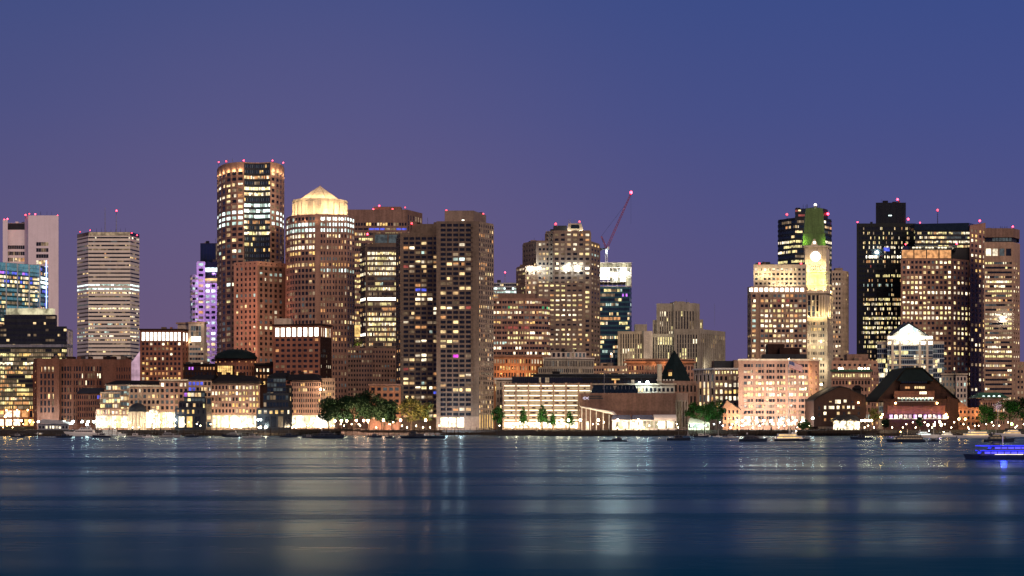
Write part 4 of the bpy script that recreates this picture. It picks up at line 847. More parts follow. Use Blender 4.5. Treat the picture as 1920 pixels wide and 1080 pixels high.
# --- dark gable warehouse
b = Bld('gabled_warehouse', 'dark old brick warehouse with a low gable and scattered square lit windows', 'brick_dark')
D = 1000; P = lambda px, py, d=0: (X(px, D), D + d, Z(py, D))
m = MB(); prof = [(1526, 800), (1526, 752), (1533, 745), (1574, 725), (1588, 728), (1622, 743), (1624, 752), (1624, 800)]
fr = [P(a, y) for a, y in prof]; bk = [P(a, y, 40) for a, y in prof]
m.face(fr, 'brick_dark'); m.face(bk[::-1], 'brick_dark')
for i in range(8):
    j = (i + 1) % 8
    m.face([fr[i], bk[i], bk[j], fr[j]], 'roof_dark' if 1 <= i <= 5 else 'brick_dark')
class FV: pass
fv = b.vol([(1526, 1004), (1624, 1004)], 752, depth=36, part='core'); b.vols[-1].mb = m; b.vols[-1].part = 'wall'
for i in range(1, 6):
    a, y = prof[i]; a2, y2 = prof[i + 1]; q = MB(); q.hexa([P(a, y + .3, -.7), P(a2, y2 + .3, -.7), P(a2, y2 + .3, .0), P(a, y + .3, .0), P(a, y - 1.6, -.7), P(a2, y2 - 1.6, -.7), P(a2, y2 - 1.6, 41), P(a, y - 1.6, 41)], 'roof_dark'); b.part('roof_edge', q)
for (px, py, w, h, k) in ((1571, 753, 10, 7, 'W'), (1584.5, 752, 5, 5, 'W'), (1547, 764, 3.5, 6, 'W'), (1559, 764, 10, 5.5, 'W'), (1571.5, 764, 5, 6, 'W'), (1581.5, 763.5, 3.5, 5.5, 'w'), (1591, 763.5, 5, 5, 'W'), (1600, 763.5, 3.5, 6, 'W'), (1547, 775, 5, 5.5, 'W'), (1571.5, 775, 4.5, 5.5, 'w'), (1592, 774, 4, 4, 'w'), (1547, 787, 3.5, 5, 'o'), (1560, 787, 4, 5.5, 'a'), (1557, 753, 4, 2, 'w'), (1598, 753, 4, 3, '.'), (1583, 775, 4, 5, '.'), (1610, 764, 4, 6, '.'), (1610, 775, 4, 6, '.'), (1536, 765, 3.5, 6, '.'), (1536, 777, 3.5, 6, '.')):
    q = MB(); x0, x1, z0, z1 = X(px - w / 2, D), X(px + w / 2, D), Z(py + h / 2, D), Z(py - h / 2, D)
    q.box(x0 - .2, x1 + .2, D - .16, D - .02, z0 - .3, z0 - .02, 'granite')
    q.box(x0, x1, D - .06, D - .03, z0, z1, TIER[k])
    for t in range(1, max(2, round(w / 2.4))): xx = x0 + (x1 - x0) * t / max(2, round(w / 2.4)); q.box(xx - .08, xx + .08, D - .12, D - .06, z0, z1, 'dark_metal')
    b.part('window', q)
q = MB(); q.box(X(1609, D), X(1620, D), D + 8, D + 13, Z(746, D), Z(728, D), 'roof_dark'); q.prism([(X(1606, D), D + 7), (X(1623, D), D + 7), (X(1623, D), D + 14), (X(1606, D), D + 14)], Z(728, D), Z(721.5, D), 'roof_dark', top=[(X(1611, D), D + 9), (X(1617, D), D + 9), (X(1617, D), D + 12), (X(1611, D), D + 12)]); b.part('cupola', q)
q = MB(); q.ball((X(1609, D), D - .5, Z(755, D)), .45, 'lamp_wall', 8, 5); b.part('wall_lamp', q)
b.done()
b = Bld('ticket_house', 'small gabled quayside house with three glowing round arches, before the dark warehouse', 'concrete')
D = 985; v = b.vol([(1563, D), (1612, D)], 789, depth=9)
m = MB(); z = Z(789, D); rz = Z(778, D); x0, x1 = X(1560, D), X(1616, D)
m.prism([(x0, D - 1), (x1, D - 1), (x1, D + 10), (x0, D + 10)], z + .01, rz, 'roof_dark', top=[(X(1578, D), D + 3), (X(1606, D), D + 3), (X(1606, D), D + 6), (X(1578, D), D + 6)]); b.part('roof', m)
for k in range(3):
    cx = X(1568.5 + k * 13, D); w = 1.75; q = MB(); z0 = GZ + .1; zc = Z(793.5, D)
    pts = [(cx - w, D - .08, z0), (cx + w, D - .08, z0)] + [(cx + w * math.cos(math.pi * t / 10), D - .08, zc + w * math.sin(math.pi * t / 10)) for t in range(11)]
    q.face(pts, 'shop_front'); b.part('arch_window', q)
    q = MB()
    for t in range(10):
        a, c = [(cx + (w + .2) * math.cos(math.pi * s / 10), D - .12, zc + (w + .2) * math.sin(math.pi * s / 10)) for s in (t, t + 1)]; q.bar(a, c, .16, 'stone', 4)
    b.part('arch', q)
q = MB(); q.box(X(1602, D), X(1612, D), D - .1, D - .04, GZ + .1, Z(791, D), 'shop_front'); b.part('shop_window', q)
b.done()
# --- big dark tower and its neighbours
b = Bld('dark_tower', 'wide black tower with a square dark penthouse and bands of golden windows low down', 'black_cladding', yvis=680)
v = b.vol([(1607, 1500), (1716, 1500)], 419, depth=40)
rk = {4: (.5, 'W'), 5: (.3, 'wW'), 6: (.5, 'WF'), 7: (.35, 'ow'), 8: (.05, 'r'), 9: (.1, 'd'), 10: (.3, 'y'), 11: (.1, 'o'), 12: (.2, 'c'), 13: (.02, 'w'), 14: (.2, 'wk'), 15: (.75, 'wy'), 16: (.75, 'Wyw'), 17: (.35, 'W'), 18: (.3, 'w'), 19: (.85, 'WyW'), 20: (.5, 'wW'), 21: (.85, 'Wy'), 22: (.8, 'yW'), 23: (.4, 'w'), 24: (.7, 'yw'), 25: (.75, 'Wy'), 26: (.1, 'w'), 27: (.5, 'yw'), 28: (.4, 'w'), 29: (.5, 'wy')}
def dl(r, c, nr, nc):
    q, t = rk.get(r, (.3, 'wy'))
    if r in (4, 6, 10) and c < (9 if r != 6 else 6): q *= .1
    if r == 10 and c > 16: q = .9
    return R.choice(t) if R.random() < q and c > 2 else ('d' if R.random() < .05 else '.')
v.fac(0, 40, 30, dl, yt=424, yb=690, ml=3, wu=.7, wv=.55, d=.4, style='grid', mat='black_cladding', mat2='black_cladding'); v.plain(0, yt=419, yb=424, d=.4)
v = b.vol([(1643, 1506), (1697.5, 1506)], 380, ybot=419, depth=25, part='penthouse', wall='black_cladding'); v.fac(0, 24, 1, L(0), wu=.5, wv=.97, d=.4)
b.box('roof_light', 1666, 1672, 403, 405, 1505, .4, 'win_cold')
m = MB(); m.ball((X(1645, 1498.5), 1498.5, Z(473, 1498.5)), 1.0, 'lamp_huge', 8, 6); b.part('floodlight', m)
b.box('blue_window', 1657, 1668, 464, 471, 1499.4, .1, 'win_blue')
for x, y in ((1608, 416.5), (1703, 411), (1683, 374)): b.beacon(x, y, 1503 if y > 390 else 1510, .85)
b.done()
b = Bld('stepped_tower', 'brown gridded tower with a sloping dark top, lit restaurant floor and ranks of golden windows', 'brick_pink', yvis=735)
v = b.vol([(1690, 1450), (1785, 1450), (1786, 1449), (1822, 1466)], 485, depth=20, Dref=1450)
gl2 = {6: (.85, 'W'), 7: (.5, 'Ww'), 9: (.8, 'yWw'), 10: (.75, 'yW'), 11: (.85, 'WyW'), 12: (.0, '.'), 14: (.7, 'W'), 13: (.2, 'y'), 15: (.3, 'w'), 16: (.15, 'w'), 17: (.6, 'w'), 18: (.5, 'y')}
v.fac(0, 12, 30, L(.42, 'wWyk', gl2, run=.25), yt=487, yb=772, ml=1, mr=1, wu=.62, wv=.55, d=.5)
v.fac(2, 5, 30, L(.32, 'wWk', gl2, run=.3), yt=487, yb=772, wu=.56, wv=.55, d=.5)
v = b.vol([(1690, 1451), (1784, 1451)], 468, ybot=485, depth=12, part='restaurant_storey', wall='brown'); v.fac(0, 4, 1, L(1, 'aWo'), wu=.92, wv=.9, d=.35, mat='dark_metal', name='restaurant_window')
m = MB(); A = (X(1690, 1451), 1451); m.hexa([(X(1690, 1450), 1450.5, Z(468, 1450)), (X(1785, 1450), 1450.5, Z(468, 1450)), (X(1800, 1450), 1463, Z(468, 1450)), (X(1700, 1450), 1463, Z(468, 1450)), (X(1700, 1450), 1460, Z(459, 1450)), (X(1790, 1450), 1460, Z(459, 1450)), (X(1800, 1450), 1463, Z(459, 1450)), (X(1700, 1450), 1463, Z(459, 1450))], 'black_glass'); b.part('sloping_roof', m)
for k in range(12):
    m = MB(); px = 1712 + k * 6; m.box(X(px, 1450), X(px + 4, 1450), 1452, 1452.3, Z(465, 1450), Z(462.5, 1450), 'win_bright'); b.part('skylight', m) if k % 4 != 3 else None
v = b.vol([(1716, 1464), (1818, 1464)], 432, ybot=490, depth=26, Dref=1464, part='upper_storeys', wall='dark_metal'); v.fac(0, 26, 4, L(.68, 'wyWk', run=.7), yt=433, yb=466, wu=.9, wv=.5, d=.3, style='rib')
m = MB(); D = 1464; m.hexa([(X(1714, D), D - .8, Z(432, D)), (X(1818, D), D - .8, Z(432, D)), (X(1846, D), D + 22, Z(432, D)), (X(1716, D), D + 22, Z(432, D)), (X(1716, D), D + 3, Z(419, D)), (X(1818, D), D + 3, Z(417, D)), (X(1846, D), D + 22, Z(416, D)), (X(1716, D), D + 22, Z(419, D))], 'black_glass'); b.part('sloping_roof', m)
v = b.vol([(1818.5, 1462), (1848, 1480)], 426, depth=20, Dref=1462, part='wall'); v.fac(0, 4, 37, L(.32, 'wWad', {5: (.8, 'W'), 6: (.5, 'a')}), yt=427, yb=772, wu=.55, wv=.55, d=.5)
m = MB(); m.hexa([(X(1818.5, 1462), 1462, Z(426, 1462)), (X(1848, 1480), 1480, Z(426, 1462)), (X(1848, 1480), 1484, Z(426, 1462)), (X(1820, 1466), 1468, Z(426, 1462)), (X(1819.5, 1462), 1462, Z(422, 1462)), (X(1848, 1480), 1480, Z(415, 1470)), (X(1848, 1480), 1484, Z(415, 1470)), (X(1820, 1466), 1468, Z(422, 1462))], 'brick_pink'); b.part('gable', m)
for x, y, D in ((1725, 417.5, 1467), (1837, 414, 1474), (1698, 458, 1452), (1794, 457, 1453)): b.beacon(x, y, D, .75)
b.mast(1758, 396, 419, 1475, .3, 'dark_metal'); b.beacon(1758, 394, 1474, 1.15)
b.done()
b = Bld('office_tower', 'tan office tower with wide window bands and a recessed dark top floor', 'tan', yvis=735)
v = b.vol([(1846, 1400), (1899, 1400), (1911, 1412)], 454, depth=30, Dref=1400)
v.fac(0, 4, 1, L(.7, 'Wyk', pat=['WWk.']), yt=465, yb=481, ml=1, mr=2, wu=.78, wv=.85, d=.5); v.plain(0, yt=454, yb=465, d=.5); v.plain(0, yt=481, yb=489, d=.5)
v.fac(0, 12, 31, L(.42, 'wWyk', {2: (.5, 'w'), 4: (.7, 'W'), 11: (.6, 'W'), 12: (.8, 'Ww'), 16: (.8, 'W'), 19: (.9, 'W'), 20: (.8, 'y')}, run=.7), yt=489, yb=760, ml=1, mr=2, wu=.9, wv=.45, d=.5, style='rib', mat2='dark_metal')
v.fac(1, 3, 31, L(.3, 'wWd'), yt=489, yb=760, wu=.5, wv=.45, d=.5); v.plain(1, yt=454, yb=489, d=.5)
v = b.vol([(1848, 1402.5), (1897, 1402.5), (1906, 1411)], 444, ybot=454, depth=24, part='recessed_storey', wall='dark_metal'); v.fac(0, 8, 1, L(.35, 'ck'), wu=.85, wv=.6, d=.2)
v = b.vol([(1846, 1400), (1899, 1400), (1911, 1412)], 428, ybot=445, depth=30, part='parapet', wall='brown'); v.plain(0); v.plain(1)
m = MB(); m.ball((X(1881, 1398.8), 1398.8, Z(598, 1398.8)), .85, 'lamp_huge', 8, 6); b.part('floodlight', m)
b.beacon(1899, 425, 1403, .9)
for x in (1876, 1879, 1884, 1888): b.mast(x, 424, 428.5, 1408, .15, 'dark_metal')
b.done()
b = Bld('brick_building', 'beige block cut by the photo edge beyond the tan office tower', 'tan', yvis=780)
v = b.vol([(1906, 1240), (1960, 1240)], 678, depth=20); v.fac(0, 8, 11, L(.2, 'wd'), yt=682, yb=790, wu=.5, wv=.5, d=.4); b.done()
# --- glass gable office
b = Bld('gabled_office', 'blue glass office with pale stone ribs and a brightly lit glass gable', 'cream', yvis=770)
v = b.vol([(1645, 1158), (1770, 1158)], 640, depth=22, wall='cream'); lg = L(.32, 'wyWk', {0: (.1, 'k'), 1: (.3, 'yk'), 3: (.5, 'yw'), 6: (.55, 'Wy')}, off=',', run=.65)
v.fac(0, 7, 15, lg, yt=645, yb=780, mr=98, wu=.92, wv=.8, d=.2, style='rib', mat='mullion', mat2='mullion', fill=False); v.fac(0, 6, 15, lg, yt=645, yb=780, ml=100, wu=.92, wv=.8, d=.2, style='rib', mat='mullion', mat2='mullion', fill=False)
v = b.vol([(1664, 1152), (1749, 1152)], 628, depth=6, part='centre_bay'); v.fac(0, 6, 1, L(1, 'F'), yt=630, yb=636, wu=.9, wv=.9, d=.35); v.fac(0, 6, 1, L(1, 'SF'), yt=640, yb=646, wu=.92, wv=.95, d=.35); v.fac(0, 24, 15, lg, yt=648, yb=780, wu=.9, wv=.78, d=.25, style='rib', mat='mullion', mat2='mullion'); v.plain(0, yt=636, yb=640, d=.4); v.plain(0, yt=646, yb=648, d=.4)
for px in (1673, 1687, 1724, 1738): m = MB(); m.box(X(px, 1152) - .75, X(px, 1152) + .75, 1151, 1151.7, GZ, Z(640, 1152), 'cream'); b.part('stone_rib', m)
for y in (670, 684): b.box('string_course', 1665, 1748, y, y + 2, 1151.2, .5, 'cream')
m = MB(); D = 1151; g = [(1672, 628), (1704, 605.5), (1738, 628)]
m.face([(X(a, D), D, Z(y, D)) for a, y in ((1672, 628), (1738, 628), (1704, 605.5))], 'cream'); m.face([(X(a, D), D + 18, Z(y, D)) for a, y in ((1738, 628), (1672, 628), (1704, 605.5))], 'cream')
for (a, y), (c, y2) in (((1669, 630), (1704, 605)), ((1704, 605), (1741, 630))):
    m.hexa([(X(a, D), D - .8, Z(y + 1, D)), (X(c, D), D - .8, Z(y2 + 1, D)), (X(c, D), D + 18, Z(y2 + 1, D)), (X(a, D), D + 18, Z(y + 1, D)), (X(a, D), D - .8, Z(y - 1, D)), (X(c, D), D - .8, Z(y2 - 1, D)), (X(c, D), D + 18, Z(y2 - 1, D)), (X(a, D), D + 18, Z(y - 1, D))], 'slate')
b.part('gable_roof', m)
m = MB(); D = 1150.9; m.face([(X(a, D), D, Z(y, D)) for a, y in ((1687, 623), (1721, 623), (1721, 618), (1704, 608), (1687, 618))], 'win_cold'); b.part('gable_window', m)
m = MB()
for px in (1695, 1704, 1713): m.bar((X(px, D), D - .1, Z(623, D)), (X(px, D), D - .1, Z(610 if px == 1704 else 614, D)), .1, 'mullion', 4)
b.part('gable_mullion', m)
for px in (1692, 1716): m = MB(); m.ball((X(px, D), D - .8, Z(630, D)), .6, 'lamp_huge', 8, 6); b.part('floodlight', m)
b.done()
# --- long wharf hotel with the huge gable
b = Bld('wharf_hotel', 'broad red brick wharf hotel with huge dark gabled roof and violet ground floor lights', 'brick_dark')
D = 1002; P = lambda px, py, d=0: (X(px, D), D + d, Z(py, D))
v = b.vol([(1656, D), (1797, D)], 748, depth=40)
v.fac(0, 5, 1, L(1, 'S'), yt=777, yb=786, ml=10, mr=22, wu=.96, wv=.9, d=.3); v.fac(0, 12, 1, L(1, 'vvpv'), yt=777, yb=785, ml=10, mr=22, wu=.7, wv=.95, d=.45, name='violet_window')
m = MB(); prof = [(1648, 752), (1652, 746), (1702, 690), (1733, 690), (1802, 750), (1804, 755)]
fr = [P(a, y, 6) for a, y in prof]; bk = [P(a, y, 42) for a, y in prof]
m.face(fr[::-1], 'brick_dark'); m.face(bk, 'brick_dark')
for i in range(5): m.face([fr[i], fr[i + 1], bk[i + 1], bk[i]], 'roof_black')
m.face([fr[5], fr[0], bk[0], bk[5]], 'brick_dark'); b.part('gable_roof', m)
for i in range(5):
    (a, y), (a2, y2) = prof[i], prof[i + 1]; q = MB(); q.hexa([P(a, y, 4.8), P(a2, y2, 4.8), P(a2, y2, 6.6), P(a, y, 6.6), P(a, y - 1.8, 4.8), P(a2, y2 - 1.8, 4.8), P(a2, y2 - 1.8, 42.5), P(a, y - 1.8, 42.5)], 'roof_black'); b.part('roof_edge', q)
tiers = [(1693, 1742, 712, 718, 5.0), (1698, 1738, 722, 733, 4.2), (1690, 1744, 733, 743, 3.2), (1682, 1752, 743, 762, 1.6)]
m = MB(); m.box(*[X(1694, D), X(1741, D)], D + 5, D + 8, Z(752, D), Z(707, D), 'brick_dark'); m.box(X(1690, D), X(1747, D), D + 3.6, D + 5, Z(752, D), Z(720, D), 'brick_dark'); m.box(X(1678, D), X(1754, D), D + 1.8, D + 3.6, Z(752, D), Z(733, D), 'brick_deep'); m.box(X(1664, D), X(1772, D), D - .2, D + 1.7, Z(776, D), Z(760.5, D), 'brick_deep'); b.part('stepped_front', m)
m = MB(); m.hexa([P(1684, 714, 1.5), P(1752, 714, 1.5), P(1752, 714, 8), P(1684, 714, 8), P(1703, 690, 6.2), P(1732, 690, 6.2), P(1732, 690, 8), P(1703, 690, 8)], 'roof_black'); b.part('hip_roof', m)
for (a, c, y0, y1, d0, mat) in ((1693, 1742, 711, 718, 4.8, 'glass_blue'), (1699, 1709, 724.5, 728.5, 3.4, 'win_orange'), (1717, 1737, 724, 728.5, 3.4, 'win_warm'), (1725, 1739, 734, 739, 1.6, 'win_bright')):
    q = MB(); n_ = max(2, round((c - a) / 4))
    q.box(X(a, D), X(c, D), D + d0 + .1, D + d0 + .15, Z(y1, D), Z(y0, D), mat)
    for t in range(n_ + 1): xx = X(a + (c - a) * t / n_, D); q.box(xx - .1, xx + .1, D + d0, D + d0 + .12, Z(y1, D), Z(y0, D), 'dark_metal')
    b.part('window', q)
for (a, c) in ((1684, 1715), (1717, 1752)):
    q = MB(); q.box(X(a, D), X(c, D), D + 1.6, D + 1.7, Z(752.5, D), Z(745, D), 'shop_front')
    for t in range(7): xx = X(a + (c - a) * t / 6, D); q.box(xx - .1, xx + .1, D + 1.5, D + 1.62, Z(752.5, D), Z(745, D), 'dark_metal')
    b.part('banquet_window', q)
b.box('balcony', 1680, 1758, 754, 760, D - 1.4, 1.2, 'brick_dark'); b.box('balcony_rail', 1682, 1757, 752, 753, D - 1.3, .2, 'steel')
q = MB()
for k in range(9): q.box(X(1690 + k * 7, D), X(1693 + k * 7, D), D - .5, D - .4, Z(758.5, D) + 2.4, Z(755, D) + 2.6, 'win_cool')
b.part('terrace_window', q)
q = MB(); fr2 = [P(1776, 800, -.2), P(1801, 800, -.2), P(1801, 752, -.2), P(1776, 735, -.2)]; q.hexa([P(1776, 803, -.3), P(1797, 803, -.3), P(1797, 803, 4), P(1776, 803, 4), P(1776, 742, -.3), P(1797, 752, -.3), P(1797, 752, 4), P(1776, 742, 4)], 'brick_dark'); b.part('end_wall', q)
for k in range(5):
    px = 1674 + k * 18.2; q = MB(); x, z = X(px, D), Z(762.5, D); q.box(x - .25, x + .25, D - .75, D - .45, z, z + .5, 'dark_metal'); b.part('wall_lamp', q)
    lamp_obj('SPOT', 'wall_lamp_light', (x, D - 1.0, z - .1), 420, (1, .66, .36), .1, aim=(x, D - .3, z - 6), spot=75)
for k in range(6):
    px = 1670 + k * 18.5; lamp_obj('POINT', 'violet_lamp', (X(px, D - 2.5), D - 2.5, Z(781, D)), 420, (.55, .12, 1), .3)
for px, py in ((1679, 756), (1757, 756), (1655, 777), (1774, 777)): q = MB(); q.ball((X(px, D - 2), D - 2, Z(py, D)), .5, 'lamp_wall', 8, 5); b.part('wall_lamp', q)
b.done()
b = Bld('low_pavilion', 'long low building with a dark hipped roof and four glowing half-round dormers', 'brick_pink')
D = 1040; v = b.vol([(1838, D), (1884, D)], 750, depth=16); v.fac(0, 10, 4, L(.12, 'wo'), yt=752, yb=798, wu=.5, wv=.5)
m = MB(); x0, x1 = X(1829, D), X(1892, D); m.prism([(x0, D - 2), (x1, D - 2), (x1, D + 18), (x0, D + 18)], Z(747, D), Z(746, D), 'tan'); m.prism([(x0, D - 2), (x1, D - 2), (x1, D + 18), (x0, D + 18)], Z(746, D) + .01, Z(735.5, D), 'copper_green', top=[(X(1842, D), D + 6), (X(1878, D), D + 6), (X(1878, D), D + 10), (X(1842, D), D + 10)]); b.part('roof', m)
for k in range(4):
    px = 1844 + k * 9.8; cx = X(px, D); q = MB(); w = .85
    q.face([(cx + w * math.cos(math.pi * t / 8), D - .2, Z(744, D) + w * math.sin(math.pi * t / 8)) for t in range(9)], 'win_cold'); b.part('dormer_window', q)
    q = MB(); q.bar((cx, D - .15, Z(744, D)), (cx, D + 3, Z(744, D)), w * 1.15, 'copper_green', 10); b.part('dormer', q)
b.done()
b = Bld('brick_building', 'low salmon brick block with dark windows between the wharf hotel and the trees', 'brick_orange')
D = 1045; v = b.vol([(1790, D), (1850, D)], 764, depth=14); v.fac(0, 8, 3, L(.15, 'wa'), yt=767, yb=800, wu=.5, wv=.5, d=.35)
m = MB(); m.prism([(X(1790, D), D - 1), (X(1815, D), D - 1), (X(1815, D), D + 14), (X(1790, D), D + 14)], Z(764, D) + .02, Z(752, D), 'brick_orange', top=[(X(1795, D), D), (X(1800, D), D), (X(1800, D), D + 12), (X(1795, D), D + 12)]); b.part('roof', m)
b.flood(1800, 775, D - 4, 1300, (1, .6, .3)); b.flood(1835, 775, D - 4, 1300, (1, .6, .3)); b.done()
b = Bld('old_block', 'pale old stone blocks of flats half hidden behind the wharf hotel roof', 'stone_grey', yvis=748)
v = b.vol([(1766, 1120), (1792, 1120), (1793, 1118), (1812, 1118)], 702, depth=16); v.fac(0, 4, 8, L(.15, 'ka'), yt=705, yb=790, wu=.5, wv=.55); v.fac(2, 3, 8, L(.2, 'kc'), yt=705, yb=790, wu=.55, wv=.6, mat='white_stone'); v.slab(700, 703, .8, 'stone'); b.done()
# ================================================================ the brick hotel and wharf houses of the west shore
b = Bld('hotel_wing', 'brick hotel wing with ten blazing attic windows beside the striped tower', 'brick', yvis=722)
v = b.vol([(264, 1070), (341, 1070), (352, 1080)], 618, depth=20, Dref=1070)
v.fac(0, 10, 1, L(1, 'F'), yt=622, yb=640, ml=1, mr=1, wu=.66, wv=.86, d=.5, name='attic_window'); v.fac(1, 2, 1, L(.5, 'F.'), yt=622, yb=640, wu=.6, wv=.86, d=.5)
v.fac(0, 10, 9, L(.20, 'aWo', {0: (.35, 'aW'), 3: (.3, 'w'), 5: (.4, 'ao')}), yt=640, yb=724, ml=1, mr=1, wu=.58, wv=.56, d=.45); v.fac(1, 2, 9, L(.15, 'ao'), yt=640, yb=724, wu=.5, wv=.55, d=.45)
v.plain(0, yt=618, yb=622, d=.5); v.plain(1, yt=618, yb=622, d=.5); v.slab(616.5, 619, 1.1, 'brick_dark'); b.done()
b = Bld('hotel_tower', 'pale round-shouldered hotel tower with one large blazing window beside the brick wing', 'beige', yvis=705)
v = b.vol([(333, 1084), (350, 1082), (355, 1078), (382, 1078), (387, 1084)], 606, depth=14, Dref=1080)
v.fac(2, 4, 3, L(0, pat=['kk.k', 'kddk', 'FFFF']), yt=611, yb=641, ml=3, mr=5, wu=.9, wv=.85, d=.4); v.plain(2, yt=606, yb=611, d=.4)
v.fac(2, 5, 7, L(.22, 'wkb', off='k.'), yt=641, yb=705, wu=.9, wv=.5, d=.4, style='rib'); v.fac([0, 1, 3], 2, 7, L(.1, 'w'), yt=641, yb=705, wu=.5, wv=.5, d=.4); v.slab(604, 607, .8, 'tan')
b.flood(352, 640, 1076, 500, (1, .7, .4)); b.flood(376, 605, 1074, 350, (1, .8, .55)); b.done()
b = Bld('link_wing', 'low dark link wing running from the brick hotel wing to the domed pavilion', 'brick_dark', yvis=730)
v = b.vol([(341, 1072), (404, 1072)], 684, depth=16); v.fac(0, 11, 4, L(.28, 'aow', {0: (.4, 'aov')}), yt=686, yb=724, wu=.55, wv=.55, d=.4); v.slab(682, 684.5, .8, 'roof_dark'); b.done()
b = Bld('domed_pavilion', 'brick rotunda under a low dark dome with one huge orange-lit window', 'brick', yvis=740)
c0 = 442; pl = [(c0 + 38 * math.sin(math.radians(a)), 1080 - 11 * (math.cos(math.radians(a)) - .2)) for a in range(-80, 81, 20)]
v = b.vol(pl, 672, depth=12, Dref=1070)
for e in range(8): v.plain(e, yt=672, yb=684, d=.35); v.fac(e, 2, 4, L(.15, 'a'), yt=684, yb=728, wu=.5, wv=.6, d=.35)
v.slab(670.5, 673, .8, 'tan')
m = MB(); m.ball((X(442, 1079), 1080, Z(672, 1070)), 12.9, 'roof_black', 28, 8, zs=.46, half=True); b.part('dome', m, True)
m = MB(); m.ball((X(440, 1079), 1079, Z(658.2, 1070)), 2.6, 'tan', 14, 5, zs=.4, half=True); b.part('cupola', m); b.flood(440, 657, 1075.6, 220, (1, .25, .2), .3)
for e in range(8):
    A, u, n, l = v.edge(e)
    q = MB(); p = (A[0] + u[0] * l / 2 + n[0] * .45, A[1] + u[1] * l / 2 + n[1] * .45, Z(678, 1070)); q.ball(p, .42, 'win_orange', 8, 5); b.part('round_window', q)
m = MB(); D = 1066.6
m.box(X(407, D), X(437, D), D, D + 3, Z(703, D), Z(685, D), 'brick_dark'); m.box(X(408, D), X(436, D), D - .1, D - .05, Z(702, D), Z(686, D), 'win_amber')
for k in range(8): xx = X(408 + 4 * k, D); m.box(xx - .1, xx + .1, D - .2, D - .1, Z(702, D), Z(686, D), 'brick_dark')
for y in (690, 695): m.box(X(408, D), X(436, D), D - .19, D - .11, Z(y + .4, D), Z(y, D), 'brick_dark')
b.part('great_window', m); b.done()
b = Bld('link_wing', 'low dark link wing with three warm windows between the dome and the eastern hotel wing', 'brick_dark', yvis=730)
v = b.vol([(478, 1072), (520, 1072)], 684, depth=16); v.fac(0, 6, 3, L(.4, 'aWo'), yt=688, yb=724, wu=.5, wv=.5, d=.4); v.slab(681, 685, .8, 'roof_dark'); b.done()
b = Bld('hotel_wing', 'brick hotel wing with eight blazing attic windows in front of the pyramid roofed tower', 'brick', yvis=716)
v = b.vol([(514, 1064), (600, 1058), (620, 1074)], 609, depth=20, Dref=1060)
v.fac(0, 8, 1, L(1, 'F'), yt=613, yb=632, ml=1, mr=1, wu=.68, wv=.86, d=.5, name='attic_window'); v.fac(1, 5, 1, L(1, 'WF'), yt=613, yb=632, wu=.62, wv=.86, d=.5, name='attic_window')
v.fac(0, 8, 9, L(.06, 'wo', {4: (.5, 'oa'), 5: (.2, 'o')}), yt=632, yb=722, ml=1, mr=1, wu=.62, wv=.5, d=.45); v.fac(1, 6, 9, L(.12, 'wk', {5: (.6, 'W')}), yt=632, yb=722, wu=.5, wv=.55, d=.45, mat='brick_dark')
for e in (0, 1): v.plain(e, yt=609, yb=613, d=.5)
v.slab(607.5, 610, 1.1, 'brick_dark'); b.box('penthouse', 514, 546, 597, 608.5, 1072, 10, 'beige'); b.flood(520, 628, 1056, 260, (1, .6, .3)); b.done()
# --- the arcade houses on the quay
b = Bld('arcade_house', 'cream wharf house with a dark dome over its dazzling white arcade', 'tan')
v = b.vol([(243, 1000), (300, 1000)], 724, depth=26); v.fac(0, 7, 4, L(.4, 'wcWk'), yt=727, yb=770, wu=.6, wv=.6, d=.4, mat='tan'); v.fac(0, 13, 1, L(1, 'SSFyW'), yt=772, yb=803, wu=.8, wv=.9, d=.4, mat='cream'); v.slab(722, 725, .8, 'cream')
v = b.vol([(300.5, 1003), (353, 1003)], 713, depth=26); v.fac(0, 6, 5, L(.4, 'wkW'), yt=716, yb=770, wu=.6, wv=.6, d=.4, mat='brick_pink'); v.fac(0, 7, 1, L(1, 'SSFyW'), yt=772, yb=803, mr=24, wu=.8, wv=.9, d=.4, mat='cream'); v.slab(711, 714, .8, 'cream')
v = b.vol([(197, 1008), (244, 1008)], 720, depth=20, wall='cream'); v.fac(0, 8, 5, L(.45, 'kcw', off='k'), yt=722, yb=772, wu=.86, wv=.72, d=.3, style='rib', mat='tan', mat2='steel')
v = b.vol([(188, 1002), (225, 1002)], 735, depth=6, wall='cream'); v.fac(0, 7, 3, L(.6, 'wyc', off='k'), yt=737, yb=766, wu=.86, wv=.7, d=.3, style='rib', mat='tan', mat2='steel')
v = b.vol([(181, 998), (243, 998)], 766, depth=4, wall='brick_pink'); v.fac(0, 9, 1, L(.8, 'aW'), yt=767, yb=778, wu=.6, wv=.75, d=.3); v.fac(0, 15, 1, L(1, 'SSFyW'), yt=779, yb=803, wu=.85, wv=.9, d=.35, mat='cream')
m = MB(); m.prism([(X(258, 996) + 4.9 * math.cos(t * math.pi / 10), 996 + 4.9 * math.sin(t * math.pi / 10)) for t in range(20)], GZ, Z(772, 996), 'cream')
for t in range(11, 20): a = t * math.pi / 10 - .15; m.bar((X(258, 996) + 5 * math.cos(a), 996 + 5 * math.sin(a), GZ), (X(258, 996) + 5 * math.cos(a), 996 + 5 * math.sin(a), Z(774, 996)), .3, 'white_stone')
b.part('rotunda', m)
m = MB(); m.ball((X(258, 996), 996, Z(772, 996)), 4.9, 'slate', 24, 8, zs=1.0, half=True); m.bar((X(258, 996), 996, Z(756, 996)), (X(258, 996), 996, Z(749, 996)), .16, 'steel'); b.part('dome', m, True)
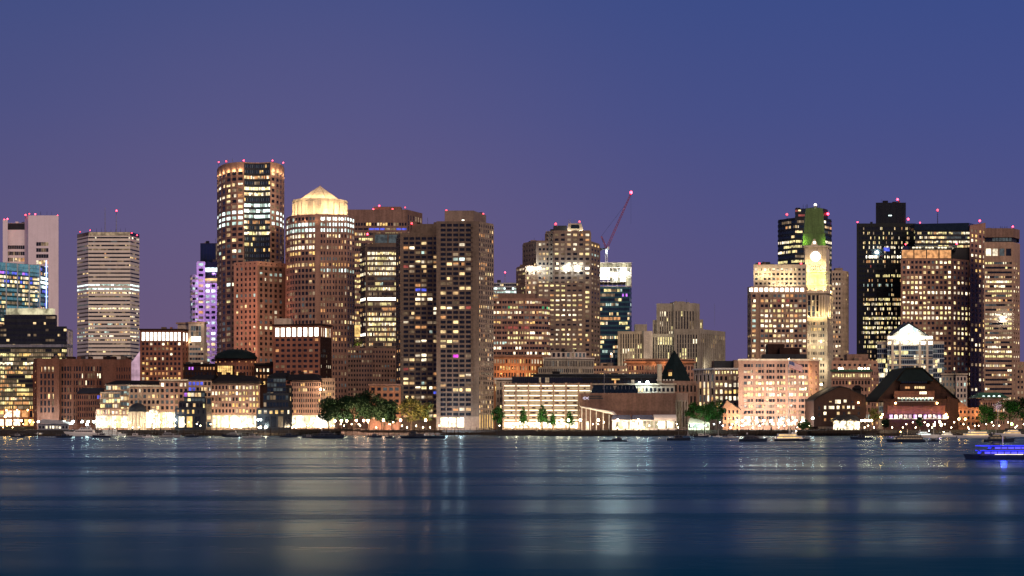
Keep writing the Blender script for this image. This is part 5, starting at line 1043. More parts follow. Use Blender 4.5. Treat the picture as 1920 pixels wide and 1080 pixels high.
m = MB(); m.hexa([(X(197, 1008), 1007, Z(720, 1008)), (X(262, 1008), 1007, Z(720, 1008)), (X(300, 1008), 1030, Z(720, 1008)), (X(205, 1008), 1030, Z(720, 1008)), (X(215, 1008), 1012, Z(713, 1008)), (X(255, 1008), 1012, Z(713, 1008)), (X(290, 1008), 1028, Z(713, 1008)), (X(215, 1008), 1028, Z(713, 1008))], 'roof_dark'); b.part('roof', m)
m = MB(); 
for k in range(8):
    t0, t1 = math.pi * k / 8, math.pi * (k + 1) / 8; cx = X(287, 995); m.face([(cx + 2.6 * math.cos(t0), 995, Z(776, 995) + 2.6 * math.sin(t0)), (cx + 2.6 * math.cos(t1), 995, Z(776, 995) + 2.6 * math.sin(t1)), (cx + 2.6 * math.cos(t1), 1001, Z(776, 995) + 2.6 * math.sin(t1)), (cx + 2.6 * math.cos(t0), 1001, Z(776, 995) + 2.6 * math.sin(t0))], 'cream')
m.face([(X(287, 995) + 2.6 * math.cos(math.pi * k / 8), 995, Z(776, 995) + 2.6 * math.sin(math.pi * k / 8)) for k in range(9)], 'shop_front'); b.part('vault', m)
for px in (192, 206, 220, 234, 272, 286, 300, 314, 325): b.flood(px, 792, 988, 1500, (1, .80, .50), .5)
for px in (268, 284, 312, 340): b.flood(px, 770, 995, 900, (1, .74, .45), .5)
b.done()
b = Bld('stepped_house', 'wharf house of brick offices whose dark stepped glass corner leads to a dazzling ground floor', 'brick_pink')
v = b.vol([(396, 1000), (486, 1000)], 718, depth=28, wall='tan'); v.fac(0, 14, 5, L(.62, 'wyaW', run=.3), yt=721, yb=776, wu=.58, wv=.58, d=.45, mat='brick_pink'); v.fac(0, 21, 1, L(1, 'SSFyW'), yt=778, yb=803, mr=6, wu=.92, wv=.85, d=.45, mat='cream'); v.slab(716, 719, .7, 'tan')
v = b.vol([(353, 997), (396, 997)], 711, depth=24, wall='concrete_dark'); v.fac(0, 6, 3, L(.35, 'wab'), yt=714, yb=745, wu=.7, wv=.6, d=.4, mat='tan'); v.fac(0, 5, 4, L(.3, 'wab', off=',k'), yt=745, yb=803, wu=.8, wv=.7, d=.3, mat='concrete_dark')
v = b.vol([(345, 993), (384, 993)], 733, depth=4, wall='slate'); v.fac(0, 6, 3, L(.5, 'wkv', {2: (.85, 'cyW')}, off=',k'), yt=735, yb=766, wu=.85, wv=.7, d=.3, style='rib')
v = b.vol([(336, 990), (380, 990)], 752, depth=3, wall='slate'); v.fac(0, 7, 1, L(.3, 'w'), yt=754, yb=765, wu=.7, wv=.6, d=.3)
v = b.vol([(329, 986), (386, 986)], 765, depth=4, wall='slate'); v.fac(0, 6, 1, L(.6, 'aWo'), yt=767, yb=777, wu=.4, wv=.7, d=.3); v.fac(0, 3, 1, L(0, pat=['Wa.']), yt=779, yb=803, ml=4, mr=8, wu=.7, wv=.85, d=.35)
m = MB(); D = 998; m.hexa([(X(396, D), D, Z(718, D)), (X(488, D), D, Z(718, D)), (X(484, D), D + 28, Z(718, D)), (X(398, D), D + 28, Z(718, D)), (X(410, D), D + 9, Z(701, D)), (X(470, D), D + 9, Z(704, D)), (X(470, D), D + 22, Z(704, D)), (X(410, D), D + 22, Z(701, D))], 'roof_dark'); b.part('roof', m)
m = MB(); D = 996; m.hexa([(X(352, D), D, Z(711, D)), (X(398, D), D, Z(711, D)), (X(398, D), D + 24, Z(711, D)), (X(356, D), D + 24, Z(711, D)), (X(364, D), D + 8, Z(702, D)), (X(398, D), D + 8, Z(702, D)), (X(398, D), D + 20, Z(702, D)), (X(364, D), D + 20, Z(702, D))], 'roof_dark'); b.part('roof', m)
for px, w in ((380, 5), (396, 4), (408, 5), (424, 6), (446, 12)): b.box('roof_unit', px, px + w, 697 + px % 3, 706, 1010, 5, 'brick_dark')
for px in (392, 406, 420, 434, 448, 462, 476): b.flood(px, 793, 991, 1300, (1, .80, .50), .5)
for px in (405, 435, 465): b.flood(px, 775, 994, 420, (1, .7, .42), .5)
b.done()
b = Bld('stepped_house', 'wharf house with nearly black stepped corner and rose brick flank beside the trees', 'brick_pink')
v = b.vol([(547, 1000), (601, 1000)], 713, depth=26, wall='brick_pink'); v.fac(0, 13, 6, L(.14, 'awk'), yt=716, yb=776, wu=.55, wv=.58, d=.4); v.fac(0, 14, 1, L(1, 'SSFyW'), yt=778, yb=803, wu=.92, wv=.85, d=.45, mat='cream')
v = b.vol([(601.5, 1004), (627, 1004)], 709, depth=20, wall='tan'); v.fac(0, 6, 6, L(.25, 'wak'), yt=713, yb=776, wu=.55, wv=.55, d=.4); v.fac(0, 7, 1, L(1, 'SSFyW'), yt=778, yb=803, wu=.9, wv=.85, d=.4, mat='cream')
v = b.vol([(501, 997), (536, 997)], 706, depth=24, wall='slate'); v.fac(0, 6, 6, L(.06, 'kw', off=',k'), yt=709, yb=760, wu=.85, wv=.7, d=.3, style='rib'); v.plain(0, yt=760, d=.3)
v = b.vol([(536.5, 999), (547, 999)], 722, depth=20, wall='roof_dark'); v.fac(0, 2, 5, L(.2, 'w'), yt=724, yb=803, wu=.5, wv=.5, d=.3)
v = b.vol([(494, 992), (541, 992)], 737, depth=4, wall='slate'); v.fac(0, 8, 2, L(.2, 'ck', off=','), yt=739, yb=765, wu=.8, wv=.6, d=.3, style='rib')
v = b.vol([(482, 987), (545, 987)], 765, depth=4, wall='slate'); v.fac(0, 6, 1, L(1, 'aW'), yt=768, yb=777, wu=.5, wv=.75, d=.3); v.fac(0, 5, 1, L(.3, 'oc'), yt=779, yb=803, wu=.75, wv=.85, d=.35)
m = MB(); D = 998; m.hexa([(X(535, D), D, Z(713, D)), (X(603, D), D, Z(713, D)), (X(603, D), D + 26, Z(713, D)), (X(535, D), D + 26, Z(713, D)), (X(535, D), D + 8, Z(702, D)), (X(585, D), D + 8, Z(700, D)), (X(590, D), D + 22, Z(700, D)), (X(535, D), D + 22, Z(702, D))], 'roof_dark'); b.part('roof', m)
m = MB(); D = 996; m.hexa([(X(500, D), D, Z(706, D)), (X(537, D), D, Z(706, D)), (X(537, D), D + 24, Z(706, D)), (X(504, D), D + 24, Z(706, D)), (X(512, D), D + 8, Z(698, D)), (X(535, D), D + 8, Z(698, D)), (X(535, D), D + 20, Z(698, D)), (X(512, D), D + 20, Z(698, D))], 'roof_dark'); b.part('roof', m)
for px, w in ((522, 6), (545, 5), (560, 8)): b.box('roof_unit', px, px + w, 695 + px % 3, 704, 1012, 5, 'brick_dark')
for px in (550, 562, 574, 586, 598, 612, 624): b.flood(px, 793, 991, 1350, (1, .78, .50), .5)
q = MB(); q.ball((X(601, 996), 996, Z(730, 996)), .5, 'lamp_white', 8, 5); b.part('wall_lamp', q)
b.done()
b = Bld('harbour_shed', 'long low white shed with a sloping roof behind the large white yacht', 'white_paint', cat='shed')
v = b.vol([(72, 985), (128, 985)], 795, depth=10, wall='steel'); v.fac(0, 9, 1, L(.5, 'Ww'), yt=797, yb=805, wu=.6, wv=.6, d=.2)
m = MB(); D = 985; m.hexa([(X(70, D), D - 1, Z(794, D)), (X(130, D), D - 1, Z(796, D)), (X(130, D), D + 11, Z(796, D)), (X(70, D), D + 11, Z(794, D)), (X(78, D), D + 2, Z(786, D)), (X(108, D), D + 2, Z(788, D)), (X(125, D), D + 9, Z(791, D)), (X(78, D), D + 9, Z(786, D))], 'grey_paint'); b.part('roof', m); b.done()
b = Bld('stone_gable_house', 'small salmon gabled house glowing beside the green trees and the flag office', 'brick_orange', cat='house')
D = 1012; v = b.vol([(1356, D), (1386, D)], 764, depth=14); v.fac(0, 4, 3, L(.12, 'wk'), yt=766, yb=803, wu=.45, wv=.5, d=.35)
m = MB(); P = lambda px, py, d=0: (X(px, D), D + d, Z(py, D)); g = [(1354, 766), (1363, 750), (1388, 768)]
m.face([P(a, y, -.4) for a, y in g], 'brick_orange'); m.hexa([P(1353, 767, -1), P(1363, 750, -1), P(1363, 750, 15), P(1353, 767, 15), P(1353, 765, -1), P(1363, 748, -1), P(1363, 748, 15), P(1353, 765, 15)], 'roof_dark'); m.hexa([P(1363, 750, -1), P(1389, 769, -1), P(1389, 769, 15), P(1363, 750, 15), P(1363, 748, -1), P(1389, 767, -1), P(1389, 767, 15), P(1363, 748, 15)], 'roof_dark'); b.part('gable_roof', m); b.flood(1370, 785, D - 5, 900, (1, .62, .34)); b.done()
# small tents and stalls along the promenade
for i, (a, c, D, lab) in enumerate(((1291, 1330, 985, 'white marquee glowing greenish beside the aquarium, sailing masts before it'), (690, 718, 1000, 'pink-lit screen hoarding under the dark trees'), (722, 748, 1002, 'pale rose hoarding beside the third tree lamp'))):
    b = Bld('marquee' if i == 0 else 'hoarding', lab, 'canvas' if i == 0 else 'brick_pink', cat='tent' if i == 0 else 'hoarding')
    v = b.vol([(a, D), (c, D)], 793 if i == 0 else 786, depth=8 if i == 0 else .6)
    if i == 0:
        v.fac(0, 5, 1, L(1, 'cW'), yt=794, yb=803, wu=.85, wv=.85, d=.12)
        m = MB(); x0, x1 = X(a - 1, D), X(c + 1, D); m.prism([(x0, D - .6), (x1, D - .6), (x1, D + 8.6), (x0, D + 8.6)], Z(793, D) + .01, Z(783, D), 'canvas', top=[(x0 + 1.5, D + 3.6), (x0 + 3.2, D + 3.6), (x0 + 3.2, D + 4.4), (x0 + 1.5, D + 4.4)]); b.part('tent_roof', m); lamp_obj('POINT', 'tent_lamp', (X(1300, D - 3), D - 3, 6), 1400, (.7, 1, .75), .4)
    else:
        for k in range(5): m = MB(); px = a + (c - a) * (k + .5) / 5; m.box(X(px, D) - .1, X(px, D) + .1, D - .15, D, GZ, Z(786.4, D), 'tan'); b.part('post', m)
    b.done()
# ================================================================ ground, quays, water
m = MB()
shore = [(-900, 1010), (60, 982), (330, 978), (335, 974), (640, 974), (645, 980), (826, 985), (930, 985), (930, 962), (1290, 962), (1290, 980), (1385, 985), (1385, 972), (1520, 972), (1520, 968), (1640, 968), (1645, 985), (2900, 990)]
pts = [(X(px, D), D) for px, D in shore] + [(2600, 5200), (-2600, 5200)]
n = len(pts); b0 = len(m.v)
m.v += [(x, y, -3) for x, y in pts] + [(x, y, GZ) for x, y in pts]
for i in range(n):
    j = (i + 1) % n; m.f.append((i, j, n + j, n + i)); m.m.append(m.mi('granite'))
m.f.append(tuple(n + i for i in range(n))); m.m.append(m.mi('asphalt'))
struct(m.build('ground'))
me = bpy.data.meshes.new('water'); S = 2600
me.from_pydata([(-S, -200, 0), (S, -200, 0), (S, 1100, 0), (-S, 1100, 0)], [], [(0, 1, 2, 3)])
wm = bpy.data.materials.new('water'); wm.use_nodes = True; nt = wm.node_tree; pb = nt.nodes['Principled BSDF']; MATS['water'] = wm
pb.inputs['Base Color'].default_value = (.003, .018, .045, 1); pb.inputs['IOR'].default_value = 1.333; pb.inputs['Specular IOR Level'].default_value = .30
g = nt.nodes.new('ShaderNodeNewGeometry'); LK = nt.links.new
def wnoise(sx, sy, detail, off):
    mp = nt.nodes.new('ShaderNodeMapping'); mp.inputs['Scale'].default_value = (sx, sy, 1); mp.inputs['Location'].default_value = (off, off * 1.7, 0)
    nn = nt.nodes.new('ShaderNodeTexNoise'); nn.inputs['Scale'].default_value = 1; nn.inputs['Detail'].default_value = detail
    LK(g.outputs['Position'], mp.inputs[0]); LK(mp.outputs[0], nn.inputs['Vector']); return nn
n1 = wnoise(.006, .035, 4, 3); n2 = wnoise(.012, .075, 3, 9)
N = lambda t, **k: [n_ := nt.nodes.new(t), [setattr(n_, a, v) for a, v in k.items()]][0]
a1 = N('ShaderNodeMath', operation='MULTIPLY_ADD'); a1.inputs[1].default_value = .55
LK(n2.outputs['Fac'], a1.inputs[0]); LK(n1.outputs['Fac'], a1.inputs[2])
mr = N('ShaderNodeMapRange'); mr.inputs['From Min'].default_value = .55; mr.inputs['From Max'].default_value = 1.0; mr.inputs['To Min'].default_value = .17; mr.inputs['To Max'].default_value = .33
bm = N('ShaderNodeBump'); bm.inputs['Strength'].default_value = .0; bm.inputs['Distance'].default_value = .3
LK(n2.outputs['Fac'], bm.inputs['Height'])
fr = N('ShaderNodeFresnel'); fr.inputs['IOR'].default_value = 1.333; LK(bm.outputs[0], fr.inputs['Normal'])
fm = N('ShaderNodeMapRange'); fm.inputs['From Min'].default_value = .58; fm.inputs['From Max'].default_value = 1.0; fm.inputs['To Min'].default_value = .055; fm.inputs['To Max'].default_value = .42
band = N('ShaderNodeMapRange'); band.inputs['From Min'].default_value = .55; band.inputs['From Max'].default_value = 1.0; band.inputs['To Min'].default_value = 1.7; band.inputs['To Max'].default_value = .35
fx = N('ShaderNodeMath', operation='MULTIPLY')
LK(a1.outputs[0], mr.inputs['Value']); LK(a1.outputs[0], band.inputs['Value']); LK(fr.outputs[0], fm.inputs['Value']); LK(fm.outputs[0], fx.inputs[0])
n3 = wnoise(.35, 2.2, 4, 5); rip = N('ShaderNodeMapRange'); rip.inputs['From Min'].default_value = .3; rip.inputs['From Max'].default_value = .7; rip.inputs['To Min'].default_value = .72; rip.inputs['To Max'].default_value = 1.28   # fine ripple
bx = N('ShaderNodeMath', operation='MULTIPLY'); LK(n3.outputs['Fac'], rip.inputs['Value']); LK(rip.outputs[0], bx.inputs[0]); LK(band.outputs[0], bx.inputs[1]); LK(bx.outputs[0], fx.inputs[1])
gl_ = N('ShaderNodeBsdfGlossy'); gl_.inputs['Color'].default_value = (.80, .95, 1, 1); LK(mr.outputs[0], gl_.inputs['Roughness']); LK(bm.outputs[0], gl_.inputs['Normal'])
df = N('ShaderNodeBsdfDiffuse'); df.inputs['Color'].default_value = (.001, .060, .130, 1)
ms = N('ShaderNodeMixShader'); LK(fx.outputs[0], ms.inputs[0]); LK(df.outputs[0], ms.inputs[1]); LK(gl_.outputs[0], ms.inputs[2]); LK(ms.outputs[0], nt.nodes['Material Output'].inputs['Surface'])
me.materials.append(wm); wo = bpy.data.objects.new('water', me); col.objects.link(wo); struct(wo)
# timber piers standing before the quay
def pier(px0, px1, D, z, dep, lab, mat='timber', posts=8):
    t = thing('pier', lab, 'pier', (X((px0 + px1) / 2, D), D, 0)); o = tuple(t.location); x0, x1 = X(px0, D), X(px1, D)
    m = MB(); m.box(x0, x1, D, D + dep, z - .5, z, mat); m.build('deck', t, o)
    m = MB(); m.box(x0, x1, D - .12, D - .01, z - 1.3, z - .1, 'timber'); m.build('fender_board', t, o)
    for k in range(posts):
        x = x0 + (x1 - x0) * (k + .5) / posts; m = MB(); m.bar((x, D - .3, -2), (x, D - .3, z + R.uniform(.3, 1.6)), .2, 'timber', 6); m.build('piling', t, o)
    return t
pier(0, 66, 940, 1.1, 3, 'low floating pier in front of the yellow lit office'); pier(66, 190, 935, .9, 4, 'low floating pier where the large white yacht is moored', posts=10)
pier(240, 332, 945, 1.6, 20, 'timber pier before the domed arcade house', posts=14); pier(335, 480, 938, 1.7, 26, 'timber pier before the brick wharf house with seven bright bays', posts=20)
pier(485, 545, 945, 1.5, 20, 'dark timber pier before the nearly black stepped corner', posts=9); pier(548, 676, 948, 3.6, 26, 'granite faced pier lit brown beside the dark trees', 'granite', posts=12)
pier(676, 830, 944, 3.0, 30, 'dark pier wall under the five tree lamps', posts=16); pier(826, 930, 940, 1.8, 8, 'low landing pier below the front apartment tower', posts=14)
pier(1008, 1290, 930, 2.6, 28, 'long black harbour walk pier before the aquarium tents', posts=18); pier(1296, 1390, 942, 1.2, 10, 'low marina pier before the green trees', posts=16)
pier(1386, 1520, 945, 2.6, 26, 'dark pier crowded with posts before the flag office', posts=26); pier(1520, 1650, 940, 3.0, 26, 'black pier wall before the dark gabled warehouse', posts=22)
pier(1652, 1800, 940, 1.4, 14, 'marina pier below the wharf hotel', posts=12); pier(1800, 1930, 945, 1.3, 14, 'marina pier at the far east beside the white motor yachts', posts=12)
# standing mooring piles
base_pile = None
def pile(x, y, h, lab, grp):
    global base_pile
    if base_pile is None:
        m = MB(); m.bar((0, 0, -2), (0, 0, 1), .2, 'timber', 7, r2=.17); m.box(-.22, .22, -.22, .22, 1.0, 1.08, 'granite'); base_pile = m.build('mooring_pile'); o = base_pile
    else:
        o = base_pile.copy(); col.objects.link(o)
    o.location = (x, y, 0); o.scale = (1, 1, h); tag(o, lab, 'mooring pile', grp)
for n_, a, c, D, lab in ((16, 150, 330, 930, 'dark timber mooring pile standing off the domed arcade house'), (22, 335, 545, 925, 'dark timber mooring pile standing off the stepped wharf houses'), (14, 826, 935, 930, 'dark timber mooring pile below the front apartment tower'), (14, 1296, 1390, 930, 'dark timber mooring pile in the marina before the green trees'), (12, 1395, 1515, 930, 'dark timber mooring pile before the pink flag office')):
    for k in range(n_): D2 = D + R.uniform(-6, 10); pile(X(a + (c - a) * (k + R.random()) / n_, D2), D2, R.uniform(2.4, 4.6), lab, 'mooring piles: ' + lab[33:])
SUN_E = 1.7
# ================================================================ street lamps
def mk_lamp(mat, h, double=False):
    t = thing('street_lamp', 'x', 'street lamp', (0, 0, 0))
    m = MB(); m.bar((0, 0, 0), (0, 0, .5), .16, 'dark_metal', 8); m.build('base', t)
    m = MB(); m.bar((0, 0, .4), (0, 0, h - .4), .08, 'dark_metal', 6, r2=.055); m.build('post', t)
    m = MB(); m.box(-.13, .13, -.13, .13, h - .45, h - .33, 'dark_metal'); m.build('collar', t)
    m = MB(); m.ball((0, 0, h), .6 if mat not in ('lamp_small', 'lamp_small_cool', 'lamp_wall') else .24, mat, 8, 6); m.build('globe', t)
    m = MB(); m.ball((0, 0, h + .3), .16, 'dark_metal', 6, 3, half=True); m.build('finial', t)
    return t
PROTO = {}
def lamp(px, D, kind, lab, grp, h=4.6, z=GZ):
    key = (kind, h)
    loc = (X(px, D), D, z)
    if key not in PROTO: t = PROTO[key] = mk_lamp(kind, h); t.location = loc; t['label'] = lab
    else: t = dup(PROTO[key], lab, loc)
    if grp: t['group'] = grp
    elif 'group' in t.keys(): del t['group']
def lamps(pxs, D, kind, lab, h=4.6, z=GZ):
    for px in pxs: lamp(px, D + R.uniform(-1, 1), kind, lab, ('lamps: ' + lab) if len(pxs) > 1 else None, h if not isinstance(h, tuple) else R.choice(h), z)
lamps([72, 80, 88, 96, 104], 1036, 'lamp_cool', 'cool white globe lamp in the row at the foot of the dark brick block')
lamps([120, 137], 990, 'lamp_cool', 'cool white globe lamp above the long white shed')
lamps([154, 165, 176, 185], 996, 'lamp_cool', 'cool white globe lamp between the low brick house and the arcade')
lamp(163, 940, 'lamp_huge', 'dazzling white dock lamp beside the bow of the large white yacht', None, 5.0, 1.0)
lamp(10, 1000, 'lamp_sodium', 'large orange lamp before the yellow lit office', None, 7.5); lamps([20, 33, 40, 56], 1010, 'lamp_sodium', 'small orange lamp along the foot of the yellow lit office', 5.2)
lamps([328, 484], 982, 'lamp_cool', 'cool white globe lamp at either end of the stepped brick wharf house', 5.6)
lamp(448, 936, 'lamp_huge', 'greenish white dock lamp on the pier before the stepped brick house', None, 3.2, 1.7)
lamps([488, 498], 938, 'lamp_white', 'low warm lamp pair on the dark timber pier', 3.0, 1.5)
lamps([628, 640, 650], 985, 'lamp_white', 'warm white lamp at the west end of the dark trees', 5.0)
lamps([668, 682, 690], 975, 'lamp_star', 'bright warm lamp under the middle of the dark trees', 5.2)
lamp(719, 975, 'lamp_star', 'warm lamp standing between the pink hoardings', None, 5.4)
lamp(751, 976, 'lamp_star', 'warm lamp at the edge of the dark trees beside the yellow tree', None, 5.4)
lamp(798, 976, 'lamp_star', 'warm lamp under the yellow lit tree', None, 5.4)
lamps([835, 864], 978, 'lamp_star_cool', 'cool white lamp before the lobby of the front apartment tower', 5.6)
lamps([968, 992, 1010, 1022, 1045], 975, 'lamp_white', 'warm garden lamp among the small trees before the parking garage', 3.4)
lamps([1053, 1066], 970, 'lamp_white', 'warm lamp above the shrubs at the garage end', 5.4)
lamps([1088, 1122, 1158, 1197], 966, 'lamp_white', 'warm starry lamp in the row before the aquarium canopy and tents', 5.4)
lamps([1392, 1404, 1418, 1432, 1446, 1462, 1478, 1492, 1506], 1000, 'lamp_cool', 'dazzling white lamp in the crowd of lights at the foot of the flag office', 5.2)
lamp(1524, 975, 'lamp_huge', 'big star-like lamp at the corner of the dark gabled warehouse', None, 6.4)
lamp(1540, 1030, 'lamp_white', 'warm lamp high on a pole behind the warehouse gable', None, 26)
lamps([1616, 1622, 1628, 1634], 975, 'lamp_white', 'white lamp in the cluster between the warehouse and the wharf hotel', 5.2)
lamp(1652, 980, 'lamp_sodium', 'orange lamp at the west corner of the wharf hotel', None, 7.0); lamp(1776, 980, 'lamp_sodium', 'orange lamp at the east corner of the wharf hotel', None, 7.0)
lamps([1798, 1810], 985, 'lamp_sodium', 'orange lamp by the low salmon brick block', 6.0)
lamp(1897, 960, 'lamp_green', 'yellow-green lamp under the trees at the far east', None, 5.0, 1.3)
lamps([1765, 1752, 1740], 952, 'lamp_white', 'small warm lamp on the marina walk below the hotel', 4.4, 1.4)
lamp(1762, 955, 'lamp_white', 'bright white mast lamp among the yachts below the hotel', None, 6.0, 1.4)
qr = random.Random(3)
for a, c, n_, kind, lab in ((186, 335, 12, 'lamp_small', 'small warm quay lamp before the white arcade'), (335, 490, 12, 'lamp_small', 'small warm quay lamp before the bright stepped wharf house'), (545, 660, 12, 'lamp_small', 'small warm quay lamp before the rose brick wharf house'), (660, 830, 12, 'lamp_small', 'small warm quay lamp below the trees'), (930, 1090, 14, 'lamp_small', 'small warm quay lamp before the parking garage'), (1090, 1285, 14, 'lamp_small', 'small warm quay lamp before the aquarium'), (1290, 1390, 10, 'lamp_small_cool', 'small cool marina lamp before the green trees'), (1386, 1520, 18, 'lamp_small', 'small warm quay lamp before the pink flag office'), (1610, 1800, 16, 'lamp_small', 'small warm quay lamp before the wharf hotel'), (1800, 1925, 12, 'lamp_small', 'small warm quay lamp at the east trees'), (0, 70, 7, 'lamp_wall', 'small orange quay lamp before the yellow lit office')):
    lamps([a + (c - a) * (k + qr.random()) / n_ for k in range(n_)], 972 if a not in (0,) else 1000, kind, lab, (1.4, 2.4, 3.2, 4.2))
# ================================================================ trees
def leafmass(blobs, n, size, mat, seed):
    rr = random.Random(seed); m = MB(); tot = sum(r ** 2 for *_, r in blobs)
    for bx, by, bz, r in blobs:
        for k in range(int(n * r * r / tot)):
            while True:
                d = Vector((rr.gauss(0, 1), rr.gauss(0, 1), rr.gauss(0, 1)))
                if d.length > .01: break
            d.normalize(); q = Vector((bx, by, bz)) + d * r * (rr.random() ** .35) * (1 + .18 * math.sin(d.x * 7 + bz) * math.cos(d.y * 6 + bx))
            a = Vector((rr.uniform(-1, 1), rr.uniform(-1, 1), rr.uniform(-.6, .6))).normalized() * size * rr.uniform(.6, 1.2); c = a.cross(Vector((rr.uniform(-1, 1), rr.uniform(-1, 1), rr.uniform(-1, 1))).normalized()) * .7
            m.face([q - a, q + c, q + a, q - c], mat)
    return m
def mk_tree(name, lab, blobs, n, size, mat, th, seed, loc, group=None):
    t = thing(name, lab, 'tree', loc, group)
    m = MB(); m.bar((0, 0, -.3), (0, 0, th), .3, 'bark', 8, r2=.2)
    for bx, by, bz, r in blobs[:9]: m.bar((0, 0, th * .85), (bx, by, bz), .13, 'bark', 5, r2=.04)
    m.build('trunk', t); leafmass(blobs, n, size, mat, seed).build('crown', t); return t
rr = random.Random(5)
def blobs(w, h, z0, n):
    out = []
    for k in range(n):
        a = rr.uniform(0, 6.283); f = rr.random() ** .5; zz = rr.uniform(-.8, .9); s = math.sqrt(max(.05, 1 - zz * zz))
        out.append((w / 2 * f * s * .8 * math.cos(a), w / 2 * f * s * .8 * math.sin(a), z0 + h / 2 + h / 2 * zz * .78, rr.uniform(.16, .27) * w * .8))
    return out
GRP = 'dark trees under the brick tower'
for i, (px, D, w, top, lab) in enumerate(((616, 985, 9.5, 745, 'dark round tree next to the rose brick flank, westmost of the clump'), (640, 990, 11, 742, 'dark broad tree second from the west in the clump'), (664, 986, 10.5, 739, 'dark broad tree over the warm lamps in the middle of the clump'), (692, 990, 14, 736, 'tallest dark tree of the clump, over the lamps'), (716, 986, 13, 741, 'dark drooping tree above the pink hoarding'), (735, 990, 9, 755, 'smaller dark tree at the east end of the clump'))):
    h = Z(top, D) - GZ; mk_tree('broad_tree', lab, blobs(w * 1.35, h * .78, h * .24, 20), 3600, .62, 'leaf_dark', h * .45, 50 + i, (X(px, D), D, GZ), GRP)
for i, (nm, px, D, w, top, mat, n, lab) in enumerate((('leafy_tree', 771, 985, 12.5, 744, 'leaf_yellow_lit', 3000, 'airy tree lit yellow from below, beside the apartment towers'), ('leafy_tree', 798, 990, 9.5, 752, 'leaf_yellow_lit', 1900, 'airy yellow lit tree leaning on the front apartment tower'),
        ('leafy_tree', 934, 985, 6.5, 762, 'leaf', 1300, 'small green tree squeezed against the east side of the apartment tower'), ('young_tree', 981, 985, 5.2, 760, 'leaf', 1000, 'young tree before the garage, westmost of three'), ('young_tree', 1017, 985, 7.0, 757, 'leaf', 1400, 'young pointed tree before the garage, middle and tallest of three'), ('young_tree', 1036, 988, 5.0, 772, 'leaf', 800, 'short bushy tree beside the tallest young tree'), ('young_tree', 1068, 985, 5.6, 768, 'leaf', 900, 'thin young tree at the garage end before the aquarium'),
        ('leafy_tree', 1300, 990, 7.5, 752, 'leaf', 1700, 'bright green tree nearest the aquarium wall'), ('leafy_tree', 1321, 985, 9.5, 754, 'leaf', 2200, 'bright green wide tree in the middle of the marina clump'), ('leafy_tree', 1345, 990, 9, 748, 'leaf', 2200, 'bright green tree nearest the salmon gabled house'),
        ('leafy_tree', 1506, 968, 8, 792, 'leaf', 900, 'low green bush at the corner of the flag office'), ('leafy_tree', 1640, 1000, 6.5, 762, 'leaf_yellow_lit', 1000, 'yellow lit tree between the warehouse and the wharf hotel'), ('leafy_tree', 1659, 960, 5.5, 784, 'leaf_dark', 800, 'dark bush at the west foot of the wharf hotel'), ('leafy_tree', 1724, 965, 3.8, 782, 'leaf_dark', 600, 'dark round shrub before the violet lights'),
        ('leafy_tree', 1850, 990, 11, 760, 'leaf', 2600, 'green tree lit from below in front of the half-round dormers'), ('leafy_tree', 1893, 985, 13, 744, 'leaf', 3200, 'tall dark green tree above the yellow-green lamp'), ('leafy_tree', 1918, 1000, 9, 740, 'leaf_dark', 1700, 'dark tree cut by the east edge of the photo'))):
    h = Z(top, D) - GZ
    if nm == 'young_tree': bl = [(0, 0, h * .9, w * .14)] + [(math.cos(k * 2.4) * w * .26 * (1 - .1 * (k // 3)), math.sin(k * 2.4) * w * .26, h * (.34 + .045 * k), w * (.27 - .011 * k)) for k in range(11)]
    else: bl = blobs(w * 1.25, h * .8, h * .22, 16)
    mk_tree(nm, lab, bl, n, .46, mat, h * .4, 90 + i, (X(px, D), D, GZ))
lamp_obj('POINT', 'tree_lamp', (X(776, 978), 978, 5), 2600, (1, .80, .3), .4); lamp_obj('POINT', 'tree_lamp', (X(1322, 978), 978, 5), 4200, (.75, 1, .6), .5); lamp_obj('POINT', 'tree_lamp', (X(1850, 982), 982, 5), 1800, (.9, 1, .5), .4); lamp_obj('POINT', 'tree_lamp', (X(1640, 992), 992, 5), 900, (1, .85, .3), .4); lamp_obj('POINT', 'tree_lamp', (X(1020, 978), 978, 5), 1500, (1, .95, .6), .4)
# blossom-like pink lit banner by the east trees
t = thing('light_sculpture', 'pink glowing cluster of festoon lights on a pole between the east trees', 'light sculpture', (X(1871, 975), 975, GZ)); o = tuple(t.location)
m = MB(); m.bar(o, (o[0], o[1], Z(757, 975)), .12, 'steel'); m.build('pole', t, o)
for k in range(46):
    m = MB(); m.ball((X(1871, 975) + R.gauss(0, 1.15), 975 + R.gauss(0, .6), Z(763, 975) + R.gauss(0, 1.3)), .2, 'win_pink', 6, 4); m.build('bulb', t, o)
# ================================================================ flag
D = 985; t = thing('flagpole', 'tall white flagpole flying a striped red and white flag with a blue canton', 'flagpole', (X(1479, D), D, GZ)); o = tuple(t.location)
m = MB(); m.bar(o, (o[0], o[1], Z(674, D)), .16, 'white_paint', 8, r2=.09); m.build('pole', t, o)
m = MB(); m.ball((o[0], o[1], Z(673, D)), .28, 'lamp_small', 8, 5); m.build('finial', t, o)
m = MB(); x0 = X(1479.6, D); zt = Z(677, D); ht = Z(677, D) - Z(697, D); W = X(1506, D) - x0; N = 12
for s in range(13):
    for k in range(N):
        f0, f1 = k / N, (k + 1) / N
        def q(f, v): return (x0 + W * f * .95, D + .55 * math.sin(f * 7) * f, zt - ht * .62 * v - ht * .46 * f ** 1.3 + .12 * math.sin(f * 8 + v))
        m.face([q(f0, (s + 1) / 13), q(f1, (s + 1) / 13), q(f1, s / 13), q(f0, s / 13)], 'flag_blue' if (s < 7 and k < 5) else ('flag_red' if s % 2 == 0 else 'flag_white'))
